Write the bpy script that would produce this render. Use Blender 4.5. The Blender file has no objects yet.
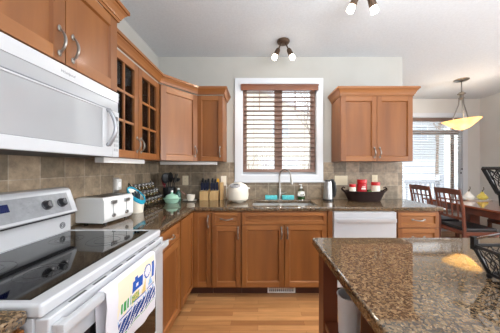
import bpy, bmesh, math, random
from mathutils import Vector, Matrix
random.seed(7)
PI = math.pi
S = bpy.context.scene
C = S.collection

# ------------------------------------------------------------------ camera, world, lights, exposure
cam_data = bpy.data.cameras.new('camera')
cam = bpy.data.objects.new('camera', cam_data); C.objects.link(cam)
cam.location = (0, 0, 1.32); cam.rotation_euler = (PI/2, 0, 0)
cam_data.sensor_width = 36; cam_data.lens = 222/500*36
cam_data.shift_x = -8/500; cam_data.shift_y = 1.0/500
cam_data.clip_start = 0.02
S.camera = cam

w = bpy.data.worlds.new('overcast_sky'); S.world = w; w.use_nodes = True
wn = w.node_tree.nodes; wl = w.node_tree.links
bg = wn['Background']
tc = wn.new('ShaderNodeTexCoord'); sp = wn.new('ShaderNodeSeparateXYZ'); cr = wn.new('ShaderNodeValToRGB')
cr.color_ramp.elements[0].position = 0.0; cr.color_ramp.elements[0].color = (0.80, 0.80, 0.82, 1)
cr.color_ramp.elements[1].position = 0.6; cr.color_ramp.elements[1].color = (0.86, 0.93, 1.0, 1)
wl.new(tc.outputs['Generated'], sp.inputs[0]); wl.new(sp.outputs['Z'], cr.inputs[0])
wl.new(cr.outputs[0], bg.inputs[0]); bg.inputs[1].default_value = 3.1

def area(name, loc, rot, sx, sy, power, color=(1, 1, 1), spread=PI):
    l = bpy.data.lights.new(name, 'AREA'); l.shape = 'RECTANGLE'; l.size = sx; l.size_y = sy
    l.energy = power; l.color = color; l.spread = spread
    o = bpy.data.objects.new(name, l); C.objects.link(o); o.location = loc; o.rotation_euler = rot
    return o
# added fill lamps at rear, ceiling and side; daylight through kitchen and dining windows
area('rear_fill', (1.8, -2.25, 1.5), (PI/2, 0, 0), 3.6, 1.6, 22, (0.93, 0.97, 1.0))  # added fill, no window is known behind the camera
area('ceiling_fill', (1.1, -0.5, 1.8), (PI-.42, 0, 0), 1.4, 1.4, 120, (0.88, 0.95, 1.0), 2.3)  # added lamp facing up, brightens the ceiling and the room
area('kitchen_window_daylight', (0.27, 4.2, 3.5), (-.80, 0, 0), 1.6, 1.2, 110, (0.93, 0.97, 1.0))
area('dining_window_daylight', (3.5, 6.0, 3.9), (-.80, 0, 0), 2.4, 1.6, 1000, (0.95, 0.98, 1.0))

area('side_fill', (4.75, .6, 1.5), (0, PI/2, 0), 1.7, 3.6, 94, (0.93, 0.97, 1.0), 2.6)  # added fill from the right, at an invented opening
S.view_settings.view_transform = 'Standard'; S.view_settings.look = 'None'
S.view_settings.gamma = 1; S.view_settings.use_curve_mapping = False
S.view_settings.exposure = 0.22
S.cycles.max_bounces = 10; S.cycles.diffuse_bounces = 5; S.cycles.transparent_max_bounces = 24
S.cycles.caustics_reflective = False; S.cycles.caustics_refractive = False
S.cycles.sample_clamp_indirect = 6

# ------------------------------------------------------------------ materials
def lin(c):
    out = []
    for v in c[:3]:
        v /= 255
        out.append(v/12.92 if v <= .04045 else ((v+.055)/1.055)**2.4)
    return (*out, 1)

def mat(name, rgb, rough=.5, metal=0, spec=.5, emit=None, estr=0, coat=0, trans=0, sss=0):
    m = bpy.data.materials.new(name); m.use_nodes = True
    b = m.node_tree.nodes['Principled BSDF']
    b.inputs['Base Color'].default_value = lin(rgb)
    b.inputs['Roughness'].default_value = rough; b.inputs['Metallic'].default_value = metal
    b.inputs['Specular IOR Level'].default_value = spec
    b.inputs['Coat Weight'].default_value = coat; b.inputs['Coat Roughness'].default_value = .1
    b.inputs['Transmission Weight'].default_value = trans
    if emit:
        b.inputs['Emission Color'].default_value = lin(emit); b.inputs['Emission Strength'].default_value = estr
    return m

def nodes_of(m): return m.node_tree.nodes, m.node_tree.links, m.node_tree.nodes['Principled BSDF']

def noise_mat(name, stops, scale=(1, 1, 1), detail=4, nscale=5, rough=.5, bump=0, bscale=None, coat=0, spec=.5, rnd=0, distort=0):
    """procedural colour: noise through a ramp in object space"""
    m = mat(name, (128, 128, 128), rough, coat=coat, spec=spec)
    n, l, b = nodes_of(m)
    t = n.new('ShaderNodeTexCoord'); mp = n.new('ShaderNodeMapping'); mp.inputs['Scale'].default_value = scale
    nz = n.new('ShaderNodeTexNoise'); nz.inputs['Scale'].default_value = nscale; nz.inputs['Detail'].default_value = detail
    nz.inputs['Distortion'].default_value = distort
    r = n.new('ShaderNodeValToRGB')
    while len(r.color_ramp.elements) < len(stops): r.color_ramp.elements.new(.5)
    for e, (p, c) in zip(r.color_ramp.elements, stops): e.position = p; e.color = lin(c)
    l.new(t.outputs['Object'], mp.inputs[0])
    src = mp.outputs[0]
    if rnd:
        oi = n.new('ShaderNodeObjectInfo'); ad = n.new('ShaderNodeVectorMath'); ad.operation = 'MULTIPLY_ADD'
        ad.inputs[1].default_value = (1, 1, 1)
        cb = n.new('ShaderNodeCombineXYZ'); mu = n.new('ShaderNodeMath'); mu.operation = 'MULTIPLY'; mu.inputs[1].default_value = rnd
        l.new(oi.outputs['Random'], mu.inputs[0]); l.new(mu.outputs[0], cb.inputs[0]); l.new(mu.outputs[0], cb.inputs[1])
        l.new(src, ad.inputs[0]); l.new(cb.outputs[0], ad.inputs[2]); src = ad.outputs[0]
    l.new(src, nz.inputs['Vector']); l.new(nz.outputs['Fac'], r.inputs[0]); l.new(r.outputs[0], b.inputs['Base Color'])
    if bump:
        bp = n.new('ShaderNodeBump'); bp.inputs['Strength'].default_value = bump; bp.inputs['Distance'].default_value = .01
        nb = n.new('ShaderNodeTexNoise'); nb.inputs['Scale'].default_value = bscale or nscale; nb.inputs['Detail'].default_value = 6
        l.new(t.outputs['Object'], nb.inputs['Vector']); l.new(nb.outputs['Fac'], bp.inputs['Height']); l.new(bp.outputs[0], b.inputs['Normal'])
    return m

W1, W2, W3 = (112, 65, 30), (129, 78, 36), (144, 91, 45)
wood_v = noise_mat('maple_vertical_grain', [(.25, W1), (.5, W2), (.75, W3)], (1, 1, .12), 6, 9, .42, coat=.06, rnd=3)
wood_h = noise_mat('maple_horizontal_grain_lit', [(.25, (126, 76, 36)), (.5, (143, 90, 46)), (.75, (156, 103, 56))], (.12, .12, 1), 6, 9, .42, coat=.06, rnd=3)  # lighter than the vertical grain: light caught by the rails put into the colour
dark_wood = noise_mat('cherry_dark', [(.25, (78, 36, 22)), (.5, (98, 48, 30)), (.75, (112, 58, 36))], (1, 1, .15), 5, 10, .3, coat=.3, rnd=2)
post_wood = noise_mat('post_maple', [(.25, (98, 52, 32)), (.5, (116, 63, 39)), (.75, (128, 72, 45))], (1, 1, .12), 5, 10, .4, coat=.2)
blind_wood = noise_mat('blind_wood', [(.3, (128, 98, 84)), (.7, (150, 118, 102))], (.1, 1, 1), 4, 10, .4)
valance_wood = noise_mat('valance_wood', [(.3, (112, 66, 42)), (.7, (136, 82, 54))], (.1, 1, 1), 4, 10, .35, coat=.2)
sash_wood = noise_mat('sash_wood', [(.3, (138, 106, 90)), (.7, (160, 126, 108))], (1, 1, .1), 4, 10, .45)
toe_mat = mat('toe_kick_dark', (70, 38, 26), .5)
block_wood = noise_mat('beech', [(.3, (205, 165, 110)), (.7, (222, 186, 132))], (1, 1, .15), 4, 14, .45)
wall_paint = noise_mat('wall_paint', [(.3, (173, 171, 165)), (.7, (179, 177, 171))], nscale=3, rough=.7, bump=.05, bscale=120)
dining_paint = noise_mat('dining_wall_paint', [(.3, (206, 204, 200)), (.7, (212, 210, 206))], nscale=3, rough=.7, bump=.05, bscale=120)
ceil_mat = noise_mat('ceiling_stipple', [(.3, (200, 204, 208)), (.7, (208, 212, 216))], nscale=60, detail=6, rough=.9, bump=.25, bscale=90)
white_trim = mat('white_trim', (214, 217, 222), .4)
white_enamel = mat('white_enamel', (192, 193, 196), .25, coat=.3)
white_plastic = mat('white_plastic', (232, 232, 230), .35)
cream_plastic = mat('cream_plastic', (236, 228, 212), .35)
ivory_plate = mat('ivory_plate', (224, 210, 180), .4)
grey_panel = noise_mat('grey_panel', [(.3, (128, 129, 133)), (.7, (144, 145, 149))], nscale=40, rough=.3)
micro_glass = noise_mat('microwave_window', [(.3, (154, 155, 157)), (.7, (166, 167, 169))], (1, 1, 1), 2, 3, .06, coat=.6)
micro_grey = mat('microwave_grey', (160, 161, 163), .25)
chrome = mat('chrome', (205, 205, 208), .12, 1)
steel = noise_mat('brushed_steel', [(.3, (160, 160, 160)), (.7, (190, 190, 190))], (1, 1, 8), 3, 30, .3)
steel.node_tree.nodes['Principled BSDF'].inputs['Metallic'].default_value = 1
nickel = mat('brushed_nickel', (176, 172, 166), .3, 1)
pewter = mat('pewter', (140, 134, 128), .3, .9)
bronze = mat('bronze', (96, 78, 64), .4, .8)
black_iron = mat('black_iron', (24, 23, 24), .5, .3)
black_plastic = mat('black_plastic', (24, 25, 28), .35)
navy_plastic = mat('navy_handle', (22, 30, 58), .35)
black_glass = mat('black_ceramic_glass', (10, 10, 11), .05, spec=.6)
oven_glass = mat('oven_glass', (22, 20, 20), .06, spec=.7)
ring_grey = mat('burner_ring_grey', (58, 58, 60), .15)
display_blue = mat('display_blue', (14, 22, 52), .15, emit=(20, 50, 150), estr=.15)
knob_metal = mat('knob_metal', (150, 150, 152), .3, .8)
teal = mat('teal_plastic', (40, 160, 190), .35)
sponge_teal = noise_mat('teal_sponge', [(.3, (70, 180, 190)), (.7, (110, 210, 215))], nscale=60, rough=.9, bump=.5, bscale=120)
mint = mat('mint_glaze', (168, 214, 190), .2, coat=.5)
red_lid = mat('red_lid', (190, 24, 30), .3)
red_tin = mat('red_tin', (178, 22, 34), .35)
dark_red = mat('dark_red_silicone', (120, 24, 40), .5)
yellow_pl = mat('yellow_handle', (228, 168, 30), .4)
green_liquid = mat('green_liquid', (70, 120, 40), .25)
green_leaf = mat('green_leaf', (70, 110, 50), .6)
lime = mat('lime_skin', (150, 170, 60), .4)
jar_spice = noise_mat('spice_contents', [(.3, (90, 50, 26)), (.5, (130, 96, 50)), (.7, (70, 80, 40))], nscale=25, rough=.3, rnd=9)
wicker = noise_mat('dark_wicker', [(.3, (22, 11, 9)), (.7, (46, 23, 18))], (1, 1, 4), 3, 60, .75, spec=.25, bump=.8, bscale=90)
black_cushion = mat('black_leather', (26, 25, 28), .35)
bin_plastic = mat('frosted_plastic', (226, 230, 236), .45)
pink_fruit = noise_mat('pink_skin', [(.3, (200, 90, 100)), (.7, (226, 150, 140))], nscale=8, rough=.4)
ceramic_white = mat('white_ceramic', (238, 236, 228), .2, coat=.4)
ceramic_yellow = mat('yellow_ceramic', (206, 188, 84), .25, coat=.4)
cork = mat('dark_stem', (90, 80, 60), .6)
vent_grey = mat('vent_shadow', (60, 58, 56), .6)
snow = noise_mat('pale_ground', [(.3, (196, 196, 196)), (.7, (222, 222, 224))], nscale=1.5, rough=.9)
siding = noise_mat('beige_siding', [(.3, (196, 186, 170)), (.7, (206, 197, 182))], (1, 1, 20), 2, 4, .8)
siding2 = noise_mat('grey_siding', [(.3, (176, 178, 180)), (.7, (190, 192, 194))], (1, 1, 20), 2, 4, .8)
roof_mat = noise_mat('shingles', [(.3, (206, 206, 210)), (.7, (222, 222, 226))], nscale=20, rough=.9)
ext_win = mat('house_window_glass', (176, 182, 190), .2)
bark = noise_mat('bark', [(.3, (120, 104, 92)), (.7, (150, 134, 120))], (1, 1, .2), 4, 15, .9)
deck_white = mat('railing_paint', (146, 148, 154), .6)
mark_grey = mat('printed_grey', (120, 122, 128), .5)
mark_dark = mat('printed_dark', (60, 60, 64), .5)
bulb_glow = mat('bulb_glow', (255, 250, 240), .3, emit=(255, 244, 224), estr=14)

def granite_mat():
    m = mat('granite', (100, 80, 60), .05, spec=.6)
    m.node_tree.nodes['Principled BSDF'].inputs['IOR'].default_value = 1.8
    n, l, b = nodes_of(m)
    t = n.new('ShaderNodeTexCoord')
    v = n.new('ShaderNodeTexVoronoi'); v.inputs['Scale'].default_value = 175; v.inputs['Randomness'].default_value = 1
    sep = n.new('ShaderNodeSeparateColor')
    r = n.new('ShaderNodeValToRGB'); r.color_ramp.interpolation = 'CONSTANT'
    stops = [(0, (16, 14, 13)), (.26, (92, 73, 54)), (.52, (118, 96, 70)), (.66, (44, 35, 29)), (.80, (128, 106, 79)), (.96, (148, 128, 102))]
    while len(r.color_ramp.elements) < len(stops): r.color_ramp.elements.new(.5)
    for e, (p, c) in zip(r.color_ramp.elements, stops): e.position = p; e.color = lin(c)
    nz = n.new('ShaderNodeTexNoise'); nz.inputs['Scale'].default_value = 45; nz.inputs['Detail'].default_value = 8; nz.inputs['Roughness'].default_value = .75
    r2 = n.new('ShaderNodeValToRGB')
    r2.color_ramp.elements[0].position = .3; r2.color_ramp.elements[0].color = lin((48, 38, 31))
    r2.color_ramp.elements[1].position = .7; r2.color_ramp.elements[1].color = lin((136, 112, 84))
    mx = n.new('ShaderNodeMixRGB'); mx.inputs[0].default_value = .35
    l.new(t.outputs['Object'], v.inputs['Vector']); l.new(t.outputs['Object'], nz.inputs['Vector'])
    l.new(v.outputs['Color'], sep.inputs[0]); l.new(sep.outputs[0], r.inputs[0]); l.new(nz.outputs['Fac'], r2.inputs[0])
    l.new(r.outputs[0], mx.inputs[1]); l.new(r2.outputs[0], mx.inputs[2]); l.new(mx.outputs[0], b.inputs['Base Color'])
    return m
granite = granite_mat()

def tile_mat(name, horiz):
    m = mat(name, (120, 105, 90), .45)
    n, l, b = nodes_of(m)
    t = n.new('ShaderNodeTexCoord'); s = n.new('ShaderNodeSeparateXYZ'); c = n.new('ShaderNodeCombineXYZ')
    l.new(t.outputs['Object'], s.inputs[0]); l.new(s.outputs[horiz], c.inputs[0]); l.new(s.outputs['Z'], c.inputs[1])
    mp = n.new('ShaderNodeMapping'); mp.inputs['Location'].default_value = (.03, -.922, 0)
    l.new(c.outputs[0], mp.inputs[0])
    br = n.new('ShaderNodeTexBrick'); br.offset = 0; br.squash = 1
    br.inputs['Scale'].default_value = 1; br.inputs['Brick Width'].default_value = .166; br.inputs['Row Height'].default_value = .166
    br.inputs['Mortar Size'].default_value = .003; br.inputs['Mortar Smooth'].default_value = .3
    br.inputs['Color1'].default_value = lin((126, 113, 95)); br.inputs['Color2'].default_value = lin((168, 150, 128))
    br.inputs['Mortar'].default_value = lin((172, 160, 144))
    l.new(mp.outputs[0], br.inputs['Vector'])
    nz = n.new('ShaderNodeTexNoise'); nz.inputs['Scale'].default_value = 14; nz.inputs['Detail'].default_value = 8; nz.inputs['Roughness'].default_value = .7
    l.new(t.outputs['Object'], nz.inputs['Vector'])
    r = n.new('ShaderNodeValToRGB'); r.color_ramp.elements[0].position = .3; r.color_ramp.elements[0].color = (.50, .49, .48, 1)
    r.color_ramp.elements[1].position = .7; r.color_ramp.elements[1].color = (1.3, 1.27, 1.22, 1)
    l.new(nz.outputs['Fac'], r.inputs[0])
    mx = n.new('ShaderNodeMixRGB'); mx.blend_type = 'MULTIPLY'; mx.inputs[0].default_value = 1
    l.new(br.outputs['Color'], mx.inputs[1]); l.new(r.outputs[0], mx.inputs[2]); l.new(mx.outputs[0], b.inputs['Base Color'])
    bp = n.new('ShaderNodeBump'); bp.inputs['Strength'].default_value = .5; bp.inputs['Distance'].default_value = .004; bp.invert = True
    l.new(br.outputs['Fac'], bp.inputs['Height']); l.new(bp.outputs[0], b.inputs['Normal'])
    return m
tile_back = tile_mat('slate_tile_back', 'X'); tile_left = tile_mat('slate_tile_left', 'Y')

def floor_mat():
    m = mat('maple_floor', (205, 150, 95), .28, coat=.3)
    n, l, b = nodes_of(m)
    t = n.new('ShaderNodeTexCoord')
    br = n.new('ShaderNodeTexBrick'); br.offset = .37; br.offset_frequency = 2
    br.inputs['Scale'].default_value = 1; br.inputs['Brick Width'].default_value = .62; br.inputs['Row Height'].default_value = .058
    br.inputs['Mortar Size'].default_value = .0008; br.inputs['Bias'].default_value = 0
    br.inputs['Color1'].default_value = lin((160, 108, 66)); br.inputs['Color2'].default_value = lin((208, 156, 104))
    br.inputs['Mortar'].default_value = lin((120, 74, 40))
    l.new(t.outputs['Object'], br.inputs['Vector'])
    mp = n.new('ShaderNodeMapping'); mp.inputs['Scale'].default_value = (.12, 1, 1)
    nz = n.new('ShaderNodeTexNoise'); nz.inputs['Scale'].default_value = 30; nz.inputs['Detail'].default_value = 6
    l.new(t.outputs['Object'], mp.inputs[0]); l.new(mp.outputs[0], nz.inputs['Vector'])
    r = n.new('ShaderNodeValToRGB'); r.color_ramp.elements[0].position = .3; r.color_ramp.elements[0].color = (.78, .76, .72, 1)
    r.color_ramp.elements[1].position = .7; r.color_ramp.elements[1].color = (1.08, 1.06, 1.04, 1)
    l.new(nz.outputs['Fac'], r.inputs[0])
    mx = n.new('ShaderNodeMixRGB'); mx.blend_type = 'MULTIPLY'; mx.inputs[0].default_value = 1
    l.new(br.outputs['Color'], mx.inputs[1]); l.new(r.outputs[0], mx.inputs[2]); l.new(mx.outputs[0], b.inputs['Base Color'])
    return m
floor_wood = floor_mat()

def glass_mat(name, tint, refl=1.0):
    m = bpy.data.materials.new(name); m.use_nodes = True
    n, l = m.node_tree.nodes, m.node_tree.links; n.clear()
    o = n.new('ShaderNodeOutputMaterial'); mx = n.new('ShaderNodeMixShader'); tr = n.new('ShaderNodeBsdfTransparent'); g = n.new('ShaderNodeBsdfGlossy')
    fr = n.new('ShaderNodeFresnel'); fr.inputs['IOR'].default_value = 1.45; mu = n.new('ShaderNodeMath'); mu.operation = 'MULTIPLY'; mu.inputs[1].default_value = refl
    tr.inputs[0].default_value = lin(tint); g.inputs['Roughness'].default_value = .02
    l.new(fr.outputs[0], mu.inputs[0]); l.new(mu.outputs[0], mx.inputs[0]); l.new(tr.outputs[0], mx.inputs[1]); l.new(g.outputs[0], mx.inputs[2]); l.new(mx.outputs[0], o.inputs[0])
    return m
clear_glass = glass_mat('clear_glass', (248, 250, 250))
cab_glass = glass_mat('cabinet_glass', (236, 238, 240), 1.0)
jar_glass = glass_mat('jar_glass', (236, 240, 236), 1.0)

def alabaster_mat():
    m = bpy.data.materials.new('amber_alabaster'); m.use_nodes = True
    n, l = m.node_tree.nodes, m.node_tree.links; n.clear()
    o = n.new('ShaderNodeOutputMaterial'); mx = n.new('ShaderNodeMixShader'); tr = n.new('ShaderNodeBsdfTranslucent'); d = n.new('ShaderNodeBsdfDiffuse')
    em = n.new('ShaderNodeEmission'); ad = n.new('ShaderNodeAddShader')
    t = n.new('ShaderNodeTexCoord'); nz = n.new('ShaderNodeTexNoise'); nz.inputs['Scale'].default_value = 9; nz.inputs['Detail'].default_value = 5
    r = n.new('ShaderNodeValToRGB'); r.color_ramp.elements[0].position = .3; r.color_ramp.elements[0].color = lin((252, 214, 146)); r.color_ramp.elements[1].position = .7; r.color_ramp.elements[1].color = lin((255, 231, 182))
    l.new(t.outputs['Object'], nz.inputs['Vector']); l.new(nz.outputs['Fac'], r.inputs[0])
    for s in (tr, d, em): l.new(r.outputs[0], s.inputs[0])
    em.inputs[1].default_value = .5
    mx.inputs[0].default_value = .6
    l.new(d.outputs[0], mx.inputs[1]); l.new(tr.outputs[0], mx.inputs[2]); l.new(mx.outputs[0], ad.inputs[0]); l.new(em.outputs[0], ad.inputs[1]); l.new(ad.outputs[0], o.inputs[0])
    return m
alabaster = alabaster_mat()

# ------------------------------------------------------------------ mesh helpers
class MB:
    def __init__(self, *mats):
        self.bm = bmesh.new(); self.mi = 0
    def _tagnew(self, before, M=None):
        new = [f for f in self.bm.faces if f not in before]
        for f in new: f.material_index = self.mi
        return new
    def box(self, x0, x1, y0, y1, z0, z1, bev=0, mi=None, M=None):
        t = bmesh.new()
        r = bmesh.ops.create_cube(t, size=1)
        for v in r['verts']:
            v.co = Vector((x0+(v.co.x+.5)*(x1-x0), y0+(v.co.y+.5)*(y1-y0), z0+(v.co.z+.5)*(z1-z0)))
        if bev: bmesh.ops.bevel(t, geom=t.edges[:], offset=bev, segments=2, profile=.7, affect='EDGES')
        return self.merge(t, mi, M)
    def merge(self, t, mi=None, M=None):
        vm = {}
        for v in t.verts: vm[v] = self.bm.verts.new(M @ v.co if M else v.co)
        for f in t.faces:
            try: nf = self.bm.faces.new([vm[v] for v in f.verts])
            except ValueError: continue
            nf.material_index = f.material_index if mi is None else mi
        t.free(); return self
    def prism(self, pts, z0, z1, axis='z', bev=0, mi=None, M=None):
        """extrude a 2D polygon; axis z: (x,y); axis y: (x,z); axis x: (y,z)"""
        t = bmesh.new()
        def P(p, h):
            return Vector((p[0], p[1], h)) if axis == 'z' else (Vector((p[0], h, p[1])) if axis == 'y' else Vector((h, p[0], p[1])))
        a = [t.verts.new(P(p, z0)) for p in pts]; b = [t.verts.new(P(p, z1)) for p in pts]
        t.faces.new(a[::-1]); t.faces.new(b)
        for i in range(len(pts)):
            j = (i+1) % len(pts); t.faces.new((a[i], a[j], b[j], b[i]))
        bmesh.ops.recalc_face_normals(t, faces=t.faces[:])
        if bev: bmesh.ops.bevel(t, geom=t.edges[:], offset=bev, segments=2, profile=.7, affect='EDGES')
        return self.merge(t, mi, M)
    def tube(self, pts, r, seg=8, cap=True, mi=None, closed=False, M=None):
        t = bmesh.new(); pts = [Vector(p) for p in pts]; n = len(pts)
        rr = r if isinstance(r, (list, tuple)) else [r]*n
        rings = []; up = None
        for i, p in enumerate(pts):
            if closed: d = pts[(i+1) % n]-pts[i-1]
            else: d = pts[min(i+1, n-1)]-pts[max(i-1, 0)]
            d.normalize()
            if up is None:
                up = Vector((0, 0, 1)) if abs(d.z) < .9 else Vector((1, 0, 0))
            a = d.cross(up)
            if a.length < 1e-5: a = d.cross(Vector((0, 1, 0)))
            a.normalize(); b = a.cross(d).normalized(); up = b
            rings.append([t.verts.new(p+(a*math.cos(2*PI*k/seg)+b*math.sin(2*PI*k/seg))*rr[i]) for k in range(seg)])
        m = n if closed else n-1
        for i in range(m):
            A, B = rings[i], rings[(i+1) % n]
            for k in range(seg):
                t.faces.new((A[k], A[(k+1) % seg], B[(k+1) % seg], B[k]))
        if cap and not closed:
            t.faces.new(rings[0][::-1]); t.faces.new(rings[-1])
        bmesh.ops.recalc_face_normals(t, faces=t.faces[:])
        return self.merge(t, mi, M)
    def lathe(self, prof, c=(0, 0, 0), seg=24, mi=None, M=None, sx=1, sy=1, wav=None):
        """profile [(r,z)...]; r=0 closes"""
        t = bmesh.new(); rings = []
        for r, z in prof:
            if r < 1e-6: rings.append([t.verts.new((c[0], c[1], c[2]+z))])
            else:
                ring = []
                for k in range(seg):
                    a = 2*PI*k/seg; q = 1 if wav is None else wav(a, r)
                    ring.append(t.verts.new((c[0]+r*sx*q*math.cos(a), c[1]+r*sy*q*math.sin(a), c[2]+z)))
                rings.append(ring)
        for A, B in zip(rings, rings[1:]):
            for k in range(seg):
                j = (k+1) % seg
                if len(A) == 1 and len(B) == 1: break
                if len(A) == 1: t.faces.new((A[0], B[j], B[k]))
                elif len(B) == 1: t.faces.new((A[k], A[j], B[0]))
                else: t.faces.new((A[k], A[j], B[j], B[k]))
        bmesh.ops.recalc_face_normals(t, faces=t.faces[:])
        return self.merge(t, mi, M)
    def cyl(self, p0, p1, r, seg=16, mi=None, M=None): return self.tube([p0, p1], r, seg, True, mi, M=M)
    def sphere(self, c, r, sx=1, sy=1, sz=1, seg=16, mi=None, M=None):
        n = 10
        prof = [(r*math.sin(PI*i/n), -r*math.cos(PI*i/n)*sz) for i in range(n+1)]
        prof[0] = (0, prof[0][1]); prof[-1] = (0, prof[-1][1])
        return self.lathe(prof, c, seg, mi, M, sx, sy)
    def slab(self, us, vs, inc, h0, h1, axis='z', bev=0, mi=None):
        """grid of cells (us x vs) with holes, given a thickness; shared vertices"""
        t = bmesh.new(); V = {}
        def P(u, v, h): return (u, v, h) if axis == 'z' else ((u, h, v) if axis == 'y' else (h, u, v))
        def g(i, j, k):
            if (i, j, k) not in V: V[(i, j, k)] = t.verts.new(P(us[i], vs[j], (h0, h1)[k]))
            return V[(i, j, k)]
        nu, nv = len(us)-1, len(vs)-1
        ok = lambda i, j: 0 <= i < nu and 0 <= j < nv and inc((us[i]+us[i+1])/2, (vs[j]+vs[j+1])/2)
        for i in range(nu):
            for j in range(nv):
                if not ok(i, j): continue
                for k in (0, 1): t.faces.new((g(i, j, k), g(i+1, j, k), g(i+1, j+1, k), g(i, j+1, k)))
                for (di, dj, a, b) in ((-1, 0, (i, j), (i, j+1)), (1, 0, (i+1, j), (i+1, j+1)), (0, -1, (i, j), (i+1, j)), (0, 1, (i, j+1), (i+1, j+1))):
                    if not ok(i+di, j+dj): t.faces.new((g(*a, 0), g(*b, 0), g(*b, 1), g(*a, 1)))
        bmesh.ops.recalc_face_normals(t, faces=t.faces[:])
        if bev:
            es = [e for e in t.edges if len(e.link_faces) == 2 and e.calc_face_angle() > .5]
            bmesh.ops.bevel(t, geom=es, offset=bev, segments=3, profile=.5, affect='EDGES')
        return self.merge(t, mi)
    def sweep(self, path, prof, mi=None):
        """mitred moulding: profile (out, z) swept on a plan path, outwards = right of travel"""
        t = bmesh.new(); P = [Vector((p[0], p[1])) for p in path]; n = len(P); rings = []
        for i in range(n):
            ds = []
            if i > 0: ds.append((P[i]-P[i-1]).normalized())
            if i < n-1: ds.append((P[i+1]-P[i]).normalized())
            ns = [Vector((d.y, -d.x)) for d in ds]
            m = sum(ns, Vector((0, 0)))/len(ns); m = m/(m.length**2)
            rings.append([t.verts.new((P[i].x+m.x*o, P[i].y+m.y*o, z)) for o, z in prof])
        k = len(prof)
        for A, B in zip(rings, rings[1:]):
            for j in range(k): t.faces.new((A[j], A[(j+1) % k], B[(j+1) % k], B[j]))
        t.faces.new(rings[0][::-1]); t.faces.new(rings[-1])
        bmesh.ops.recalc_face_normals(t, faces=t.faces[:])
        return self.merge(t, mi)
    def build(self, name, m, parent=None, smooth=True, label=None):
        me = bpy.data.meshes.new(name); self.bm.to_mesh(me); self.bm.free()
        for x in (m if isinstance(m, (list, tuple)) else [m]): me.materials.append(x)
        if smooth:
            me.polygons.foreach_set('use_smooth', [True]*len(me.polygons)); me.set_sharp_from_angle(angle=math.radians(38))
        o = bpy.data.objects.new(name, me); C.objects.link(o)
        if smooth:
            wm = o.modifiers.new('weighted_normal', 'WEIGHTED_NORMAL'); wm.keep_sharp = True; wm.weight = 50
        if parent: o.parent = parent
        if label: o['label'] = label
        return o

def tag(o, label, cat, group=None):
    o['label'] = label; o['category'] = cat
    if group: o['group'] = group
    return o
def thing(name, label, cat, loc=(0, 0, 0), rz=0, group=None):
    o = bpy.data.objects.new(name, None); C.objects.link(o); o.empty_display_size = .1
    o.location = loc; o.rotation_euler = (0, 0, rz)
    return tag(o, label, cat, group)
def struct(name, mb, m, parent=None):
    o = mb.build(name, m, parent)
    if not parent: o['kind'] = 'structure'
    return o
def copy_thing(r, loc, rz=0, label=None):
    c = r.copy(); C.objects.link(c); c.location = loc; c.rotation_euler = (0, 0, rz)
    if label: c['label'] = label
    for ch in list(r.children):
        d = ch.copy(); C.objects.link(d); d.parent = c
        for g in list(ch.children):
            e = g.copy(); C.objects.link(e); e.parent = d
    return c
def text_mesh(name, body, size, m, M, parent, shear=0, ext=.0006):
    cu = bpy.data.curves.new(name, 'FONT'); cu.body = body; cu.size = size; cu.extrude = ext; cu.shear = shear
    cu.align_x = 'CENTER'; cu.align_y = 'CENTER'
    o = bpy.data.objects.new(name+'_src', cu); C.objects.link(o)
    dg = bpy.context.evaluated_depsgraph_get(); me = bpy.data.meshes.new_from_object(o.evaluated_get(dg))
    bpy.data.objects.remove(o); me.transform(M); me.materials.clear(); me.materials.append(m); me.name = name
    o = bpy.data.objects.new(name, me); C.objects.link(o); o.parent = parent
    return o

# ------------------------------------------------------------------ the setting
LX, BY, CZ = -1.285, 2.86, 2.745          # left wall, back wall, ceiling
RX, DY = 4.61, 4.61                       # dining right wall, dining back wall
ZC = .92                                  # counter top
REAR = -2.4
m = MB(); m.slab([LX-.1, 1.86, RX+.1], [REAR, BY+.1, DY+.1], lambda u, v: not (u < 1.86 and v > BY+.1), -.05, 0); struct('floor', m, floor_wood)
m = MB(); m.slab([LX-.1, 1.86, RX+.1], [REAR, BY+.1, DY+.1], lambda u, v: not (u < 1.86 and v > BY+.1), CZ, CZ+.05); struct('ceiling', m, ceil_mat)
m = MB(); m.box(LX-.1, LX, REAR, BY+.12, 0, CZ); struct('wall_left', m, wall_paint)
WX0, WX1, WZ0, WZ1 = -.215, .765, 1.215, 2.40     # kitchen window opening
m = MB(); m.slab([LX, WX0, WX1, 1.86], [0, WZ0, WZ1, CZ], lambda u, v: not (WX0 < u < WX1 and WZ0 < v < WZ1), BY, BY+.14, 'y'); struct('wall_back', m, wall_paint)
m = MB(); m.box(1.74, 1.86, BY+.14, DY, 0, CZ); struct('wall_return', m, dining_paint)
DX0, DX1, DZ0, DZ1 = 2.55, 4.24, .35, 2.36
m = MB(); m.slab([1.86, DX0, DX1, RX], [0, DZ0, DZ1, CZ], lambda u, v: not (DX0 < u < DX1 and DZ0 < v < DZ1), DY, DY+.14, 'y'); struct('wall_dining', m, dining_paint)
m = MB(); m.slab([LX-.1, 0, 3.6, RX+.1], [0, .7, 2.3, CZ], lambda u, v: not (0 < u < 3.6 and .7 < v < 2.3), REAR-.1, REAR, 'y'); struct('wall_rear', m, wall_paint)  # opening in this unseen wall added to let fill light in
m = MB(); m.slab([REAR, -1.2, 2.4, DY+.14], [0, .65, 2.35, CZ], lambda u, v: not (-1.2 < u < 2.4 and .65 < v < 2.35), RX, RX+.1, 'x'); struct('wall_right', m, dining_paint)  # opening out of view, added to brighten the dining side
m = MB(); m.box(1.87, RX-.001, DY-.016, DY-.001, 0, .11, .003); struct('baseboard_dining', m, white_trim)
m = MB(); m.box(RX-.016, RX-.001, REAR, DY-.02, 0, .11, .003); struct('baseboard_right', m, white_trim)

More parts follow.
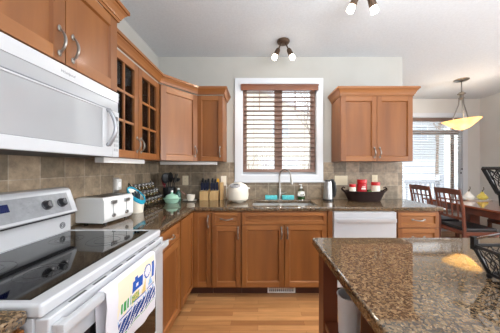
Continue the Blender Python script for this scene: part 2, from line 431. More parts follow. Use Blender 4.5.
# backsplash
m = MB(); m.slab([LX+.012, -.302, .84, 1.85], [ZC+.001, 1.135, 1.386], lambda u, v: not (-.302 < u < .84 and v > 1.135), BY-.012, BY-.001, 'y'); struct('trim_2', m, tile_back)
m = MB(); m.box(LX+.001, LX+.012, -.4, BY-.001, ZC+.001, 1.386); struct('trim_1', m, tile_left)

# kitchen window: casing, sashes, mullion, muntins, panes
win = bpy.data.objects.new('window_1', None); C.objects.link(win); win['kind'] = 'structure'
m = MB()
m.slab([-.297, -.205, .755, .835], [1.14, 1.222, 2.39, 2.465], lambda u, v: not (-.205 < u < .755 and 1.222 < v < 2.39), BY-.024, BY-.001, 'y', .004)
m.box(-.305, .843, BY-.03, BY-.001, 1.128, 1.15, .004)
m.slab([-.215, -.197, .747, .765], [1.215, 1.232, 2.382, 2.40], lambda u, v: not (-.197 < u < .747 and 1.232 < v < 2.382), BY-.001, BY+.13, 'y')
m.build('casing', white_trim, win)
m = MB()
fy0, fy1 = BY+.05, BY+.10
m.slab([-.197, -.148, .216, .318, .690, .747], [1.262, 1.30, 2.33, 2.382], lambda u, v: not (1.30 < v < 2.33 and (-.148 < u < .216 or .318 < u < .690)), fy0, fy1, 'y', .004)
m.build('sash', sash_wood, win)
m = MB(); m.box(-.197, .747, fy0, fy1, 1.232, 1.2615, .003); m.build('sill_rail', white_trim, win)
m = MB()
for a, b, c in ((-.148, .216, .02), (.318, .690, .49)):
    m.box(a, b, fy0+.015, fy0+.035, 2.055, 2.067); m.box(c-.006, c+.006, fy0+.015, fy0+.035, 2.067, 2.33)
m.build('muntin', sash_wood, win)
for a, b in ((-.1475, .2155), (.3185, .6895)):
    m = MB(); m.box(a, b, fy0+.022, fy0+.028, 1.3005, 2.3295); m.build('pane', clear_glass, win)

# dining window
dw = bpy.data.objects.new('window_2', None); C.objects.link(dw); dw['kind'] = 'structure'
m = MB()
m.slab([DX0-.09, DX0+.005, DX1-.005, DX1+.10], [DZ0-.09, DZ0+.005, DZ1-.005, DZ1+.09], lambda u, v: not (DX0 < u < DX1 and DZ0 < v < DZ1), DY-.022, DY-.001, 'y', .004)
m.slab([DX0, DX0+.018, DX1-.018, DX1], [DZ0, DZ0+.018, DZ1-.018, DZ1], lambda u, v: not (DX0+.018 < u < DX1-.018 and DZ0+.018 < v < DZ1-.018), DY, DY+.13, 'y')
m.build('casing', white_trim, dw)
m = MB()
sashg = mat('taupe_sash', (150, 138, 130), .5)
m.slab([DX0+.018, DX0+.07, 4.07, 4.13, DX1-.02], [DZ0+.018, DZ0+.08, 2.02, 2.10, DZ1-.06, DZ1-.018], lambda u, v: not ((DX0+.07 < u < 4.07 or 4.13 < u) and (DZ0+.08 < v < 2.02 or 2.10 < v < DZ1-.06)), DY+.06, DY+.10, 'y', .003)
m.build('sash', sashg, dw)
for a, b in ((DX0+.0705, 4.0695), (4.1305, DX1-.0205)):
    for c, d in ((DZ0+.0805, 2.0195), (2.1005, DZ1-.0605)):
        m = MB(); m.box(a, b, DY+.077, DY+.083, c, d); m.build('pane', clear_glass, dw)

# ------------------------------------------------------------------ blinds
bl = thing('window_blind', 'dark brown wooden slat blind half open in the white framed window above the sink', 'blind', (.275, BY+.047, 0))
m = MB(); m.box(-.466, .466, -.05, 0.0, 2.315, 2.392, .006); m.box(-.49, .49, -.094, -.0725, 2.300, 2.372, .006); m.box(-.496, .496, -.1, -.0725, 2.360, 2.376, .003); m.build('valance', valance_wood, bl)
z = 2.29; step = .0586
while z > 1.31:
    m = MB(); m.prism([(-.047, z+.001), (-.024, z+.002), (-.0, z-.004), (-.0, z-.0005), (-.024, z+.0055), (-.047, z+.0045)], -.458, .458, 'x'); m.build('slat', blind_wood, bl); z -= step
m = MB(); m.box(-.460, .460, -.046, -.004, 1.262, 1.285, .004); m.build('bottom_rail', blind_wood, bl)
for x in (-.33, 0.0, .33):
    m = MB(); m.cyl((x, -.050, 1.286), (x, -.050, 2.314), .0015, 6); m.cyl((x, .001, 1.286), (x, .001, 2.314), .0015, 6); m.build('ladder_cord', blind_wood, bl)
m = MB(); m.cyl((.44, -.062, 1.75), (.44, -.062, 2.314), .002, 6); m.lathe([(0, -.03), (.006, -.025), (.004, 0), (0, 0)], (.44, -.062, 1.75), 8); m.build('pull_cord', blind_wood, bl)
# blind of the dining window
slat_white = mat('pale_slat', (214, 214, 216), .6)
bd = thing('window_blind', 'pale thin slat blind lowered over the wide dining room window', 'blind', (3.395, DY-.026, 0))
m = MB(); m.box(-.82, .82, -.05, 0, 2.265, 2.335, .005); m.build('headrail', mat('headrail_brown', (112, 92, 82), .5), bd)
z = 2.24
while z > .5:
    m = MB(); m.prism([(-.044, z+.002), (-.002, z-.004), (-.002, z-.001), (-.044, z+.005)], -.81, .81, 'x'); m.build('slat', slat_white, bd); z -= .050
m = MB(); m.box(-.81, .81, -.036, -.004, .44, .462, .004); m.build('bottom_rail', slat_white, bd)
for x in (-.65, -.05, .6):
    m = MB(); m.cyl((x, -.04, .463), (x, -.04, 2.264), .0015, 6); m.build('ladder_cord', slat_white, bd)
m = MB(); m.cyl((.77, -.052, 1.30), (.77, -.052, 2.265), .002, 6); m.sphere((.77, -.052, 1.29), .012, sz=1.6); m.build('pull_cord', mark_dark, bd)
m = MB(); m.cyl((.77-.02, -.052, 1.22), (.77-.02, -.052, 2.265), .002, 6); m.sphere((.75, -.052, 1.21), .012, sz=1.6); m.build('pull_cord', mark_dark, bd)

# ------------------------------------------------------------------ cabinets
def handle(parent, cx, cz, y, vertical=True, L=.115):
    """bow pull with flared ends, standing off the face y towards -y"""
    m = MB(); n = 12; pts = []; rr = []
    for i in range(n+1):
        a = i/n; s = (a-.5)*L*.86
        pts.append((s, -.008-.024*math.sin(PI*a)**.8)); rr.append(.0038+.0030*math.sin(PI*a))
    if vertical: P3 = [(cx, y+p[1], cz+p[0]) for p in pts]
    else: P3 = [(cx+p[0], y+p[1], cz+p[0]*0-.006*math.sin(PI*i/n)) for i, p in enumerate(pts)]
    m.tube(P3, rr, 8)
    for sgn in (-1, 1):
        if vertical:
            m.sphere((cx, y-.005, cz+sgn*L*.45), .011, sx=.85, sy=.42, sz=1.35, seg=12)
        else:
            m.sphere((cx+sgn*L*.45, y-.005, cz), .011, sx=1.35, sy=.42, sz=.85, seg=12)
    return m.build('handle', pewter, parent)

def door(root, x0, x1, z0, z1, hx=None, hz=None, kind='door', horiz=False, st=.055, L=.115, glass=None):
    m = MB(); T = .02
    m.box(x0, x0+st, -T, -.0005, z0, z1, .0025, 0); m.box(x1-st, x1, -T, -.0005, z0, z1, .0025, 0)
    m.box(x0+st, x1-st, -T, -.0005, z1-st, z1, .0025, 1); m.box(x0+st, x1-st, -T, -.0005, z0, z0+st, .0025, 1)
    if glass:
        c, r = glass; b = .018
        for i in range(1, c):
            q = x0+st+(x1-x0-2*st)*i/c; m.box(q-b/2, q+b/2, -T+.003, -.004, z0+st, z1-st, .002, 0)
        for j in range(1, r):
            q = z0+st+(z1-z0-2*st)*j/r; m.box(x0+st, x1-st, -T+.004, -.004, q-b/2, q+b/2, .002, 1)
    else:
        i = .007                                  # chamfered sticking around the recessed panel
        m.box(x0+st-.002, x1-st+.002, -T+.013, -.002, z0+st-.002, z1-st+.002, 0, 1 if kind == 'drawer' else 0)
        for (a, bq, p, q, mi) in ((x0+st, x0+st+i, z0+st, z1-st, 0), (x1-st-i, x1-st, z0+st, z1-st, 0)):
            left = a < (x0+x1)/2
            pr = [(a, -T+.001), (bq, -T+.0135), (a, -T+.0135)] if left else [(bq, -T+.001), (bq, -T+.0135), (a, -T+.0135)]
            m.prism(pr, p, q, 'z', 0, mi)
        for zz, s in ((z0+st, 1), (z1-st, -1)):
            m.prism([(-T+.001, zz), (-T+.0135, zz), (-T+.0135, zz+s*i)], x0+st, x1-st, 'x', 0, 1)
    o = m.build(kind, [wood_v, wood_h], root)
    if glass:
        p = MB(); p.box(x0+st-.003, x1-st+.003, -.0035, -.001, z0+st-.003, z1-st+.003); p.build('pane', cab_glass, o)
    if hx is not None: handle(o, hx, hz, -T, not horiz, L)
    return o

def cab_root(label, loc, rz=0, name='base_cabinet', cat='cabinet', group=None): return thing(name, label, cat, loc, rz, group)

def carcass(root, w_, d, z0, z1, toe=False):
    m = MB(); m.box(0, w_, 0, d, z0, z1, .001); m.build('carcass', wood_v, root)
    if toe:
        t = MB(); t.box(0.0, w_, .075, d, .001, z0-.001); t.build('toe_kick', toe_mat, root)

BF, LF = 2.255, -.672     # face planes (carcass fronts) of the back run and the left run
DTOP, DBOT = .868, .115
# -- back run
r = cab_root('maple corner base cabinet with two narrow doors meeting in the inner corner', (LF, BF, 0))
m = MB(); m.prism([(LX+.002-LF, BY-.002-BF), (LX+.002-LF, 1.872-BF), (0, 1.872-BF), (0, 0), (.202, 0), (.202, BY-.002-BF)], .10, .878); m.build('carcass', wood_v, r)
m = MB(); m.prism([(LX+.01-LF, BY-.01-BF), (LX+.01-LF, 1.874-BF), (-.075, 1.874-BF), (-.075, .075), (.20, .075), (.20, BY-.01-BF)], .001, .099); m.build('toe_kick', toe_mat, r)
door(r, .022, .197, DBOT, DTOP, .170, .775, st=.045)
# second leaf, on the left run: built in its own rotated frame
lf = MB()
def leaf(x0, x1, z0, z1, st=.045, T=.02):
    M = Matrix.Rotation(PI/2, 4, 'Z')
    lf.box(x0, x0+st, -T, -.0005, z0, z1, .0025, 0, M); lf.box(x1-st, x1, -T, -.0005, z0, z1, .0025, 0, M)
    lf.box(x0+st, x1-st, -T, -.0005, z1-st, z1, .0025, 1, M); lf.box(x0+st, x1-st, -T, -.0005, z0, z0+st, .0025, 1, M)
    lf.box(x0+st-.002, x1-st+.002, -T+.010, -.002, z0+st-.002, z1-st+.002, 0, 0, M)
leaf(1.88-BF, -.022, DBOT, DTOP)
lf.build('door', [wood_v, wood_h], r)
# drawer cabinet
r = cab_root('maple base cabinet with one drawer over one door, between corner cabinet and sink cabinet', (-.468, BF, 0))
carcass(r, .297, BY-.002-BF, .10, .878, True)
door(r, .004, .293, .735, DTOP, .15, .802, 'drawer', True, .035, .12)
door(r, .004, .293, DBOT, .729, .267, .66, st=.05)
# sink cabinet
r = cab_root('wide maple sink base cabinet with false front and two doors below the sink', (-.169, BF, 0))
m = MB(); w_ = .869
d = BY-.002-BF
m.box(0, .018, 0, d, .10, .878); m.box(w_-.018, w_, 0, d, .10, .878); m.box(.018, w_-.018, 0, d, .10, .118); m.box(.018, w_-.018, d-.01, d, .118, .878); m.box(.018, w_-.018, 0, .018, .118, .878)
m.build('carcass', wood_v, r)
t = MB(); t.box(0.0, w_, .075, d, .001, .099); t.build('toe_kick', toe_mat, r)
m = MB()
door(r, .006, w_-.006, .745, DTOP, kind='false_front', st=.035)
door(r, .006, w_/2-.004, DBOT, .739, w_/2-.030, .66, st=.05); door(r, w_/2+.004, w_-.006, DBOT, .739, w_/2+.030, .66, st=.05)
# right cabinet
r = cab_root('maple base cabinet with stacked drawers at the right end, beside the dishwasher', (1.398, BF, 0))
carcass(r, .432, BY-.002-BF, .10, .878, True)
door(r, .012, .425, .715, DTOP, .215, .795, 'drawer', True, .035, .13)
door(r, .012, .425, .42, .705, .215, .62, 'drawer', True, .045, .13)
door(r, .012, .425, DBOT, .41, .215, .33, 'drawer', True, .045, .13)
# -- left run
RY = PI/2
r = cab_root('maple base cabinet with drawer and door between white stove and corner cabinet', (LF, 1.418, 0), RY)
carcass(r, .452, LF-LX-.002, .10, .878, True)
door(r, .006, .444, .735, DTOP, .225, .802, 'drawer', True, .035, .12)
door(r, .006, .444, DBOT, .729, st=.055)
r = cab_root('maple base cabinet under the near stub of counter left of the stove', (LF, -.35, 0), RY)
carcass(r, .976, LF-LX-.002, .10, .878, True)
door(r, .006, .49, DBOT, DTOP, .46, .75); door(r, .498, .970, DBOT, DTOP, .53, .75)

# -- upper cabinets
UB, UT = 1.390, 2.145
UF = -.985                 # carcass face of the left uppers (doors stand 20 mm proud)
# over-range
r = cab_root('tall crowned maple wall cabinet with two doors directly above the white microwave', (-.915, .645, 0), RY, 'wall_cabinet')
carcass(r, .772, -.915-LX-.002, 1.792, 2.262)
door(r, .006, .386, 1.80, 2.245, .352, 1.89, st=.06, L=.125); door(r, .390, .766, 1.80, 2.245, .424, 1.89, st=.06, L=.125)
CR = [(0, 0), (.008, 0), (.008, .016), (.014, .017), (.018, .030), (.030, .052), (.040, .064), (.040, .070), (.050, .072), (.050, .094), (0, .095)]
def crown(path, z0, parent, inv=None):
    m = MB(); m.sweep(path, [(o, z0+z) for o, z in CR])
    if inv:
        for v in m.bm.verts: v.co = inv @ v.co
    return m.build('crown', wood_h, parent, False)
def inv_of(root): return (Matrix.Translation(root.location) @ root.rotation_euler.to_matrix().to_4x4()).inverted()
crown([(-.895, .645), (-.895, 1.417), (LX+.002, 1.417)], 2.247, r, inv_of(r))
# glass cabinet
GY0, GY1 = 1.42, 2.170
r = cab_root('maple wall cabinet with two mullioned glass doors, right of the microwave', (UF, GY0, 0), RY, 'wall_cabinet')
w_ = GY1-GY0; d = UF-LX-.002
m = MB(); t = .018
m.box(0, t, 0, d, UB, UT); m.box(w_-t, w_, 0, d, UB, UT); m.box(t, w_-t, 0, d, UB, UB+t); m.box(t, w_-t, 0, d, UT-t, UT); m.box(t, w_-t, d-.008, d, UB+t, UT-t)
m.box(w_/2-.012, w_/2+.012, 0, .018, UB+t, UT-t)
m.build('carcass', wood_v, r)
shade_lining = mat('shaded_interior', (58, 48, 44), .6)  # added lining and shelves carry the shade of the unlit cabinet in their colour
m = MB(); m.box(t+.0005, t+.003, .019, d-.009, UB+t, UT-t); m.box(w_-t-.003, w_-t-.0005, .019, d-.009, UB+t, UT-t); m.box(t+.003, w_-t-.003, d-.012, d-.0085, UB+t, UT-t); m.box(t+.003, w_-t-.003, .019, d-.012, UB+t, UB+t+.0004); m.box(t+.003, w_-t-.003, .019, d-.012, UT-t-.003, UT-t); m.build('shade_lining', shade_lining, r)
for zz in (1.635, 1.88):
    m = MB(); m.box(t+.0035, w_-t-.0035, .02, d-.0125, zz-.016, zz, .002); m.build('shelf', shade_lining, r)
door(r, .004, w_/2-.002, UB+.002, UT-.012, w_/2-.030, 1.50, st=.055, glass=(2, 3), L=.12)
door(r, w_/2+.002, w_-.004, UB+.002, UT-.012, w_/2+.030, 1.50, st=.055, glass=(2, 3), L=.12)
glass_cab = r
# corner cabinet (angled face)
A = Vector((UF+.012, GY1+.004)); B = Vector((-.700, 2.545)); ang = math.atan2(B.y-A.y, B.x-A.x)
r = cab_root('maple corner wall cabinet with one angled plain door', (A.x, A.y, 0), ang, 'wall_cabinet')
iv = inv_of(r)
def L2(x, y): v = iv @ Vector((x, y, 0)); return (v.x, v.y)
m = MB(); m.prism([L2(A.x, A.y), L2(B.x, B.y), L2(B.x, BY-.014), L2(LX+.014, BY-.014), L2(LX+.014, A.y)], UB, UT); m.build('carcass', wood_v, r)
ln = (B-A).length
door(r, .010, ln-.008, UB+.002, UT-.012, ln-.042, 1.50, st=.06)
# narrow cabinet
r = cab_root('narrow one-door maple wall cabinet left of the kitchen window', (-.697, 2.545, 0), 0, 'wall_cabinet')
carcass(r, .297, BY-.014-2.545, UB, UT)
door(r, .004, .293, UB+.002, UT-.012, .264, 1.50, st=.05)
m = MB(); m.sweep([(UF+.02, 1.425), (UF+.02, 2.168), (-.688, 2.525), (-.398, 2.525), (-.398, 2.845)], [(o, UT+.002-.012+z) for o, z in [(0, .012)] + [(a, max(b, .012)) for a, b in CR[1:]]])
tag(m.build('crown_moulding', wood_h, None, False), 'maple crown moulding running along the top of the glass, corner and narrow wall cabinets', 'moulding')
# right cabinet
r = cab_root('maple two-door wall cabinet with crown right of the kitchen window', (.942, 2.545, 0), 0, 'wall_cabinet')
carcass(r, .823, BY-.014-2.545, UB, UT)
door(r, .004, .409, UB+.002, UT-.012, .381, 1.49, st=.055); door(r, .414, .819, UB+.002, UT-.012, .442, 1.49, st=.055)
iv = inv_of(r)
crown([(.942, 2.845), (.942, 2.525), (1.765, 2.525), (1.765, 2.845)], UT-.01, r, iv)

# under-cabinet lights
m = MB(); m.box(-1.06, -1.0, 1.44, 1.96, 1.352, 1.388, .005); o = tag(m.build('under_cabinet_light', white_plastic), 'white light bar under the glass-door cabinet', 'light')
m = MB(); m.box(-1.13, -.48, 2.56, 2.62, 1.352, 1.388, .005); o = tag(m.build('under_cabinet_light', white_plastic), 'white light bar under the corner and narrow cabinets', 'light')

# dishes behind the cabinet glass
def bowl(name, label, x, y, z, r, h, mt, cat='bowl'):
    m = MB(); m.lathe([(0, 0), (r*.5, 0), (r*.85, h*.45), (r, h), (r*.94, h), (r*.78, h*.45), (r*.4, .008), (0, .008)], (0, 0, 0), 20)
    o = m.build(name, mt); o.location = (x, y, z); return tag(o, label, cat)
bowl('bowl', 'white bowl on the upper shelf behind the right glass door', -1.05, 2.095, 1.8805, .055, .07, ceramic_white)
def glass_cup(label, x, y, z, h=.12, r=.032):
    m = MB(); m.lathe([(0, 0), (r*.8, 0), (r, h), (r*.93, h), (r*.74, .006), (0, .006)], (0, 0, 0), 16)
    o = m.build('drinking_glass', jar_glass); o.location = (x, y, z); return tag(o, label, 'glass', 'glassware in the glass cabinet')
for (y, z, q) in ((1.56, 1.8805, 'upper shelf behind the left glass door, left'), (1.66, 1.8805, 'upper shelf behind the left glass door, right'), (1.60, 1.6355, 'middle shelf behind the left glass door, left'), (1.70, 1.6355, 'middle shelf behind the left glass door, right'), (2.07, 1.6355, 'middle shelf behind the right glass door')):
    glass_cup('clear drinking glass on the %s' % q, -1.08, y, z)
def mug(label, x, y, z, rz, mt, r=.04, h=.09):
    t = thing('mug', label, 'mug', (x, y, z), rz)
    m = MB(); m.lathe([(0, 0), (r*.9, 0), (r, .01), (r, h), (r*.92, h), (r*.9, .012), (0, .01)], (0, 0, 0), 20); m.build('body', mt, t)
    m = MB(); m.tube([(r*.97, 0, h*.8), (r+.018, 0, h*.82), (r+.028, 0, h*.55), (r+.018, 0, h*.25), (r*.97, 0, h*.2)], .005, 8); m.build('handle', mt, t)
mug('white mug on the bottom of the glass cabinet behind the left door', -1.10, 1.62, UB+.0185, .6, ceramic_white)
mug('white mug on the bottom of the glass cabinet behind the right door', -1.10, 2.02, UB+.0185, 1.0, ceramic_white)

# ------------------------------------------------------------------ countertops
SX0, SX1, SY0, SY1 = -.06, .635, 2.345, 2.745        # sink hole
m = MB(); m.slab([LX+.002, -.648, SX0, SX1, 1.87], [1.417, 2.228, SY0, SY1, BY-.001],
    lambda u, v: (u < -.648 or v > 2.228) and not (SX0 < u < SX1 and SY0 < v < SY1), .881, ZC, 'z', .009)
tag(m.build('countertop', granite), 'polished brown speckled granite countertop, L-shaped, along the back and left walls', 'countertop')
m = MB(); m.slab([LX+.002, -.648], [-.35, .628], lambda u, v: True, .881, ZC, 'z', .009)
tag(m.build('countertop', granite), 'short granite counter stub at the lower left corner, near side of the stove', 'countertop')

# sink
basin_steel = mat('satin_basin_steel', (206, 206, 204), .4, .55)
r = thing('kitchen_sink', 'stainless steel double bowl undermount sink below the window', 'sink', (0, 0, 0))
def basin(x0, x1):
    m = MB(); t = .003; D = .70
    zt = .8795
    m.slab([x0-.012, x0+.012, x1-.012, x1+.012], [SY0-.006, SY0+.012, SY1-.012, SY1+.006], lambda u, v: not (x0+.012 < u < x1-.012 and SY0+.012 < v < SY1-.012), zt-.004, zt, 'z')
    # tapering well
    a = [(x0+.004, SY0+.004), (x1-.004, SY0+.004), (x1-.004, SY1-.004), (x0+.004, SY1-.004)]
    k = bmesh.new()
    def ring(off, z): return [k.verts.new((p[0]+(off if i in (0, 3) else -off), p[1]+(off if i < 2 else -off), z)) for i, p in enumerate(a)]
    R = [ring(0, zt), ring(.012, D+.02), ring(.03, D)]
    for A_, B_ in zip(R, R[1:]):
        for i in range(4): k.faces.new((A_[i], A_[(i+1) % 4], B_[(i+1) % 4], B_[i]))
    k.faces.new(R[-1])
    bmesh.ops.recalc_face_normals(k, faces=k.faces[:]); bmesh.ops.reverse_faces(k, faces=k.faces[:])
    bmesh.ops.solidify(k, geom=k.faces[:], thickness=.002)
    m.merge(k)
    o = m.build('basin', basin_steel, r)
    q = MB(); q.lathe([(0, .0), (.02, .001), (.04, .004), (.042, .001), (.042, 0)], ((x0+x1)/2, (SY0+SY1)/2, D+.0005), 20); q.build('drain', chrome, o)
basin(SX0+.004, .268); basin(.294, SX1-.004)
# faucet
r = thing('faucet', 'brushed nickel gooseneck kitchen faucet behind the sink', 'faucet', (.272, 2.797, ZC+.0003))
m = MB(); m.lathe([(0, 0), (.026, 0), (.026, .006), (.021, .012), (.019, .02), (.019, .13), (.016, .14), (0, .14)], seg=20); m.build('base', nickel, r)
pts = [(0, 0, .13), (0, 0, .25)]
for i in range(0, 11):
    a = PI*i/10; pts.append((.062-.062*math.cos(a), -.06+.06*math.cos(a), .29+.085*math.sin(a)))
pts.append((.127, -.123, .26))
m = MB(); m.tube(pts, [.0105]*len(pts), 12); m.build('spout', nickel, r)
m = MB(); m.tube([(.126, -.122, .275), (.133, -.13, .225), (.136, -.133, .195)], [.013, .016, .0125], 12); m.build('spray_head', nickel, r)
m = MB(); m.tube([(.019, 0, .075), (.05, -.004, .078), (.085, -.01, .09)], [.008, .006, .005], 10); m.build('lever', nickel, r)
for x, q in ((.165, 'left'), (.375, 'right')):
    m = MB(); m.box(-.075, .075, -.035, .035, 0, .05, .012, 0); o = m.build('sponge', sponge_teal); o.location = (x, 2.79, ZC+.0005)
    tag(o, 'teal sponge behind the sink, %s of the faucet' % q, 'sponge')
# soap bottle
r = thing('soap_bottle', 'clear soap bottle with white pump and green soap, right of the teal sponges', 'bottle', (.545, 2.80, ZC+.0005))
m = MB(); m.lathe([(0, 0), (.042, 0), (.046, .008), (.046, .07), (.040, .10), (.020, .13), (.016, .138), (0, .138)], seg=20, sx=1, sy=.7); m.build('bottle_body', jar_glass, r)
m = MB(); m.lathe([(0, .003), (.040, .003), (.043, .01), (.043, .035), (0, .035)], seg=20, sy=.69); m.build('liquid', green_liquid, r)
m = MB(); m.lathe([(.0467, .042), (.0467, .068), (.0405, .1), (.0400, .1), (.0462, .068), (.0462, .042), (.0467, .042)], seg=20, sy=.71); m.build('paper_label', ceramic_white, r)
m = MB(); m.box(-.018, .012, -.0335, -.0325, .050, .062); m.box(.014, .024, -.0335, -.0325, .05, .07); m.build('print', mark_dark, r)
m = MB(); m.lathe([(0, .138), (.017, .138), (.017, .155), (.006, .158), (.006, .178), (.012, .18), (.012, .19), (0, .19)], seg=14); m.box(-.03, .008, -.006, .006, .18, .19, .002); m.build('pump', white_plastic, r)

# ------------------------------------------------------------------ dishwasher
r = thing('dishwasher', 'white built-in dishwasher with steel bar handle under the counter', 'dishwasher', (.705, BF, 0))
m = MB(); m.box(.055, .685, .002, .58, .10, .876); m.build('body', white_plastic, r)
m = MB(); m.box(.058, .684, -.028, .001, .115, .872, .006); m.build('door', white_enamel, r)
m = MB(); m.box(0.002, .054, -.004, .40, .10, .876, .002); m.build('filler_strip', wood_v, r)
dd = r
m = MB(); m.box(.075, .67, -.062, -.047, .775, .812, .006)
for x in (.095, .63): m.box(x, x+.025, -.05, -.027, .782, .805, .003)
m.build('handle', mat('satin_bar', (196, 197, 200), .35, .5), r)
m = MB(); m.box(0, .69, .06, .56, .001, .099); m.build('toe_kick', black_plastic, r)
# floor vent in the toe kick
r = thing('floor_vent', 'white slotted vent grille in the dark toe kick below the sink', 'vent', (.245, BF+.074, .008))
m = MB(); m.slab([-.145, -.13, .13, .145], [0, .012, .07, .082], lambda u, v: not (-.13 < u < .13 and .012 < v < .07), -.008, 0, 'y', .002)
for i in range(14): m.box(-.13+.26*i/13-.004, -.13+.26*i/13+.004, -.007, -.001, .012, .07)
m.box(-.13, .13, -.007, -.001, .038, .044); m.build('grille', white_plastic, r)
m = MB(); m.box(-.13, .13, -.0009, -.0001, .012, .07); m.build('backing', vent_grey, r)

# ------------------------------------------------------------------ range
r = thing('stove', 'white electric range with black glass cooktop and grey control panel', 'stove', (0, 0, 0))
SY_0, SY_1 = .634, 1.412
m = MB(); m.box(LX+.03, -.645, SY_0, SY_1, .03, .885, .004); m.build('body', white_enamel, r)
m = MB(); m.box(LX+.05, -.70, SY_0+.02, SY_1-.02, .001, .0295); m.build('plinth', black_plastic, r)
# cooktop frame with rounded lip, glass inset
gx0, gx1, gy0, gy1 = -1.178, -.680, SY_0+.03, SY_1-.028
m = MB(); m.slab([-1.19, gx0, gx1, -.618], [SY_0-.001, gy0, gy1, SY_1+.001], lambda u, v: not (gx0 < u < gx1 and gy0 < v < gy1), .886, .928, 'z', .010); m.build('cooktop_frame', white_enamel, r)
m = MB(); m.box(gx0+.0005, gx1-.0005, gy0+.0005, gy1-.0005, .895, .9255); g = m.build('cooktop_glass', black_glass, r)
def ring(cx, cy, rr):
    m = MB()
    for q in rr:
        m.lathe([(q-.0016, 0), (q-.0016, .0004), (q+.0016, .0004), (q+.0016, 0), (q-.0016, 0)], (cx, cy, .9256), 40)
    m.build('burner_ring', ring_grey, g)
ring(-.82, 1.21, (.095, .06)); ring(-1.05, 1.22, (.075, .05)); ring(-.82, .84, (.075, .05)); ring(-1.05, .84, (.095, .06))
# backguard: low riser and leaning control box
m = MB(); m.box(LX+.016, -1.191, SY_0, SY_1, .886, 1.03, .004); m.build('riser', white_enamel, r)
m = MB(); m.prism([(LX+.016, 1.038), (-1.158, 1.038), (-1.150, 1.046), (-1.196, 1.178), (-1.208, 1.192), (LX+.03, 1.198), (LX+.016, 1.19)], SY_0-.002, SY_1+.004, 'y', .004)
cbox = m.build('control_box', white_enamel, r)
m = MB(); m.box(LX+.017, -1.163, SY_0+.004, SY_1-.004, 1.0305, 1.0375); m.build('shadow_gap', black_plastic, cbox)
# frame of the leaning face: origin at its lower edge
p0 = Vector((-1.1502, 0, 1.0462)); p1 = Vector((-1.1962, 0, 1.178)); up = (p1-p0).normalized(); nrm = Vector((up.z, 0, -up.x))
F = Matrix(((0, up.x, nrm.x, p0.x), (1, 0, 0, 0), (0, up.z, nrm.z, p0.z), (0, 0, 0, 1)))   # local (y, up, out)
m = MB(); m.box(SY_0+.05, SY_1-.035, .012, .126, 0, .0025, .001, M=F); m.build('control_panel', grey_panel, r)
m = MB(); m.box(.955, 1.046, .066, .104, .0026, .0036, M=F); disp = m.build('display', display_blue, r)
for y in (1.228, 1.322, .735, .83):
    m = MB(); m.lathe([(0, 0), (.027, 0), (.027, .004), (.023, .006), (.021, .024), (.019, .027), (0, .027)], (y, .068, .0026), 24, M=F); k = m.build('knob', mat('knob_dark', (62, 62, 66), .35, .4), r)
    m = MB(); m.lathe([(0, 0), (.017, 0), (.015, .005), (0, .005)], (y, .068, .0298), 20, M=F); m.box(y-.005, y+.005, .068-.017, .068+.017, .0340, .0420, .002, M=F); m.build('grip', knob_metal, k)
    m = MB(); m.box(y+.032, y+.045, .058, .078, .0026, .0032, M=F); m.build('dial_mark', white_plastic, r)
for i, y in enumerate((1.10, 1.12, 1.14, 1.16, .90, .92, .94)):
    for q in (.045, .07, .095):
        if (i+int(q*1000)) % 3 == 0: continue
        m = MB(); m.box(y, y+.009, q, q+.003, .0026, .0030, M=F); m.build('button_mark', mark_grey, r)
# round burner emblem on the riser
m = MB()
for q in (.006, .012, .018): m.tube([(-1.1905, 1.352+q*math.cos(a*PI/10), .968+q*math.sin(a*PI/10)) for a in range(20)], .0016, 6, closed=True)
m.build('emblem', mark_dark, r)
# oven door
m = MB(); m.slab([SY_0+.004, .745, 1.315, SY_1-.004], [.20, .35, .745, .884], lambda u, v: not (.745 < u < 1.315 and .35 < v < .745), -.644, -.602, 'x', .006)
od = m.build('oven_door', white_enamel, r)
m = MB(); m.box(-.63, -.606, .7455, 1.3145, .3505, .7445); m.build('oven_window', oven_glass, od)
for i in range(6):
    y = .72+.105*i; m = MB(); m.box(-.6165, -.6075, y, y+.07, .8832, .8843); m.build('vent_slot', vent_grey, od)
m = MB(); m.box(-.586, -.562, .642, 1.402, .832, .864, .007)
for y in (.665, 1.38): m.box(-.603, -.58, y-.018, y+.018, .834, .860, .003)
m.build('handle', white_enamel, od)
m = MB(); m.box(-.643, -.608, SY_0+.004, SY_1-.004, .035, .19, .006); m.build('bottom_drawer', white_enamel, r)

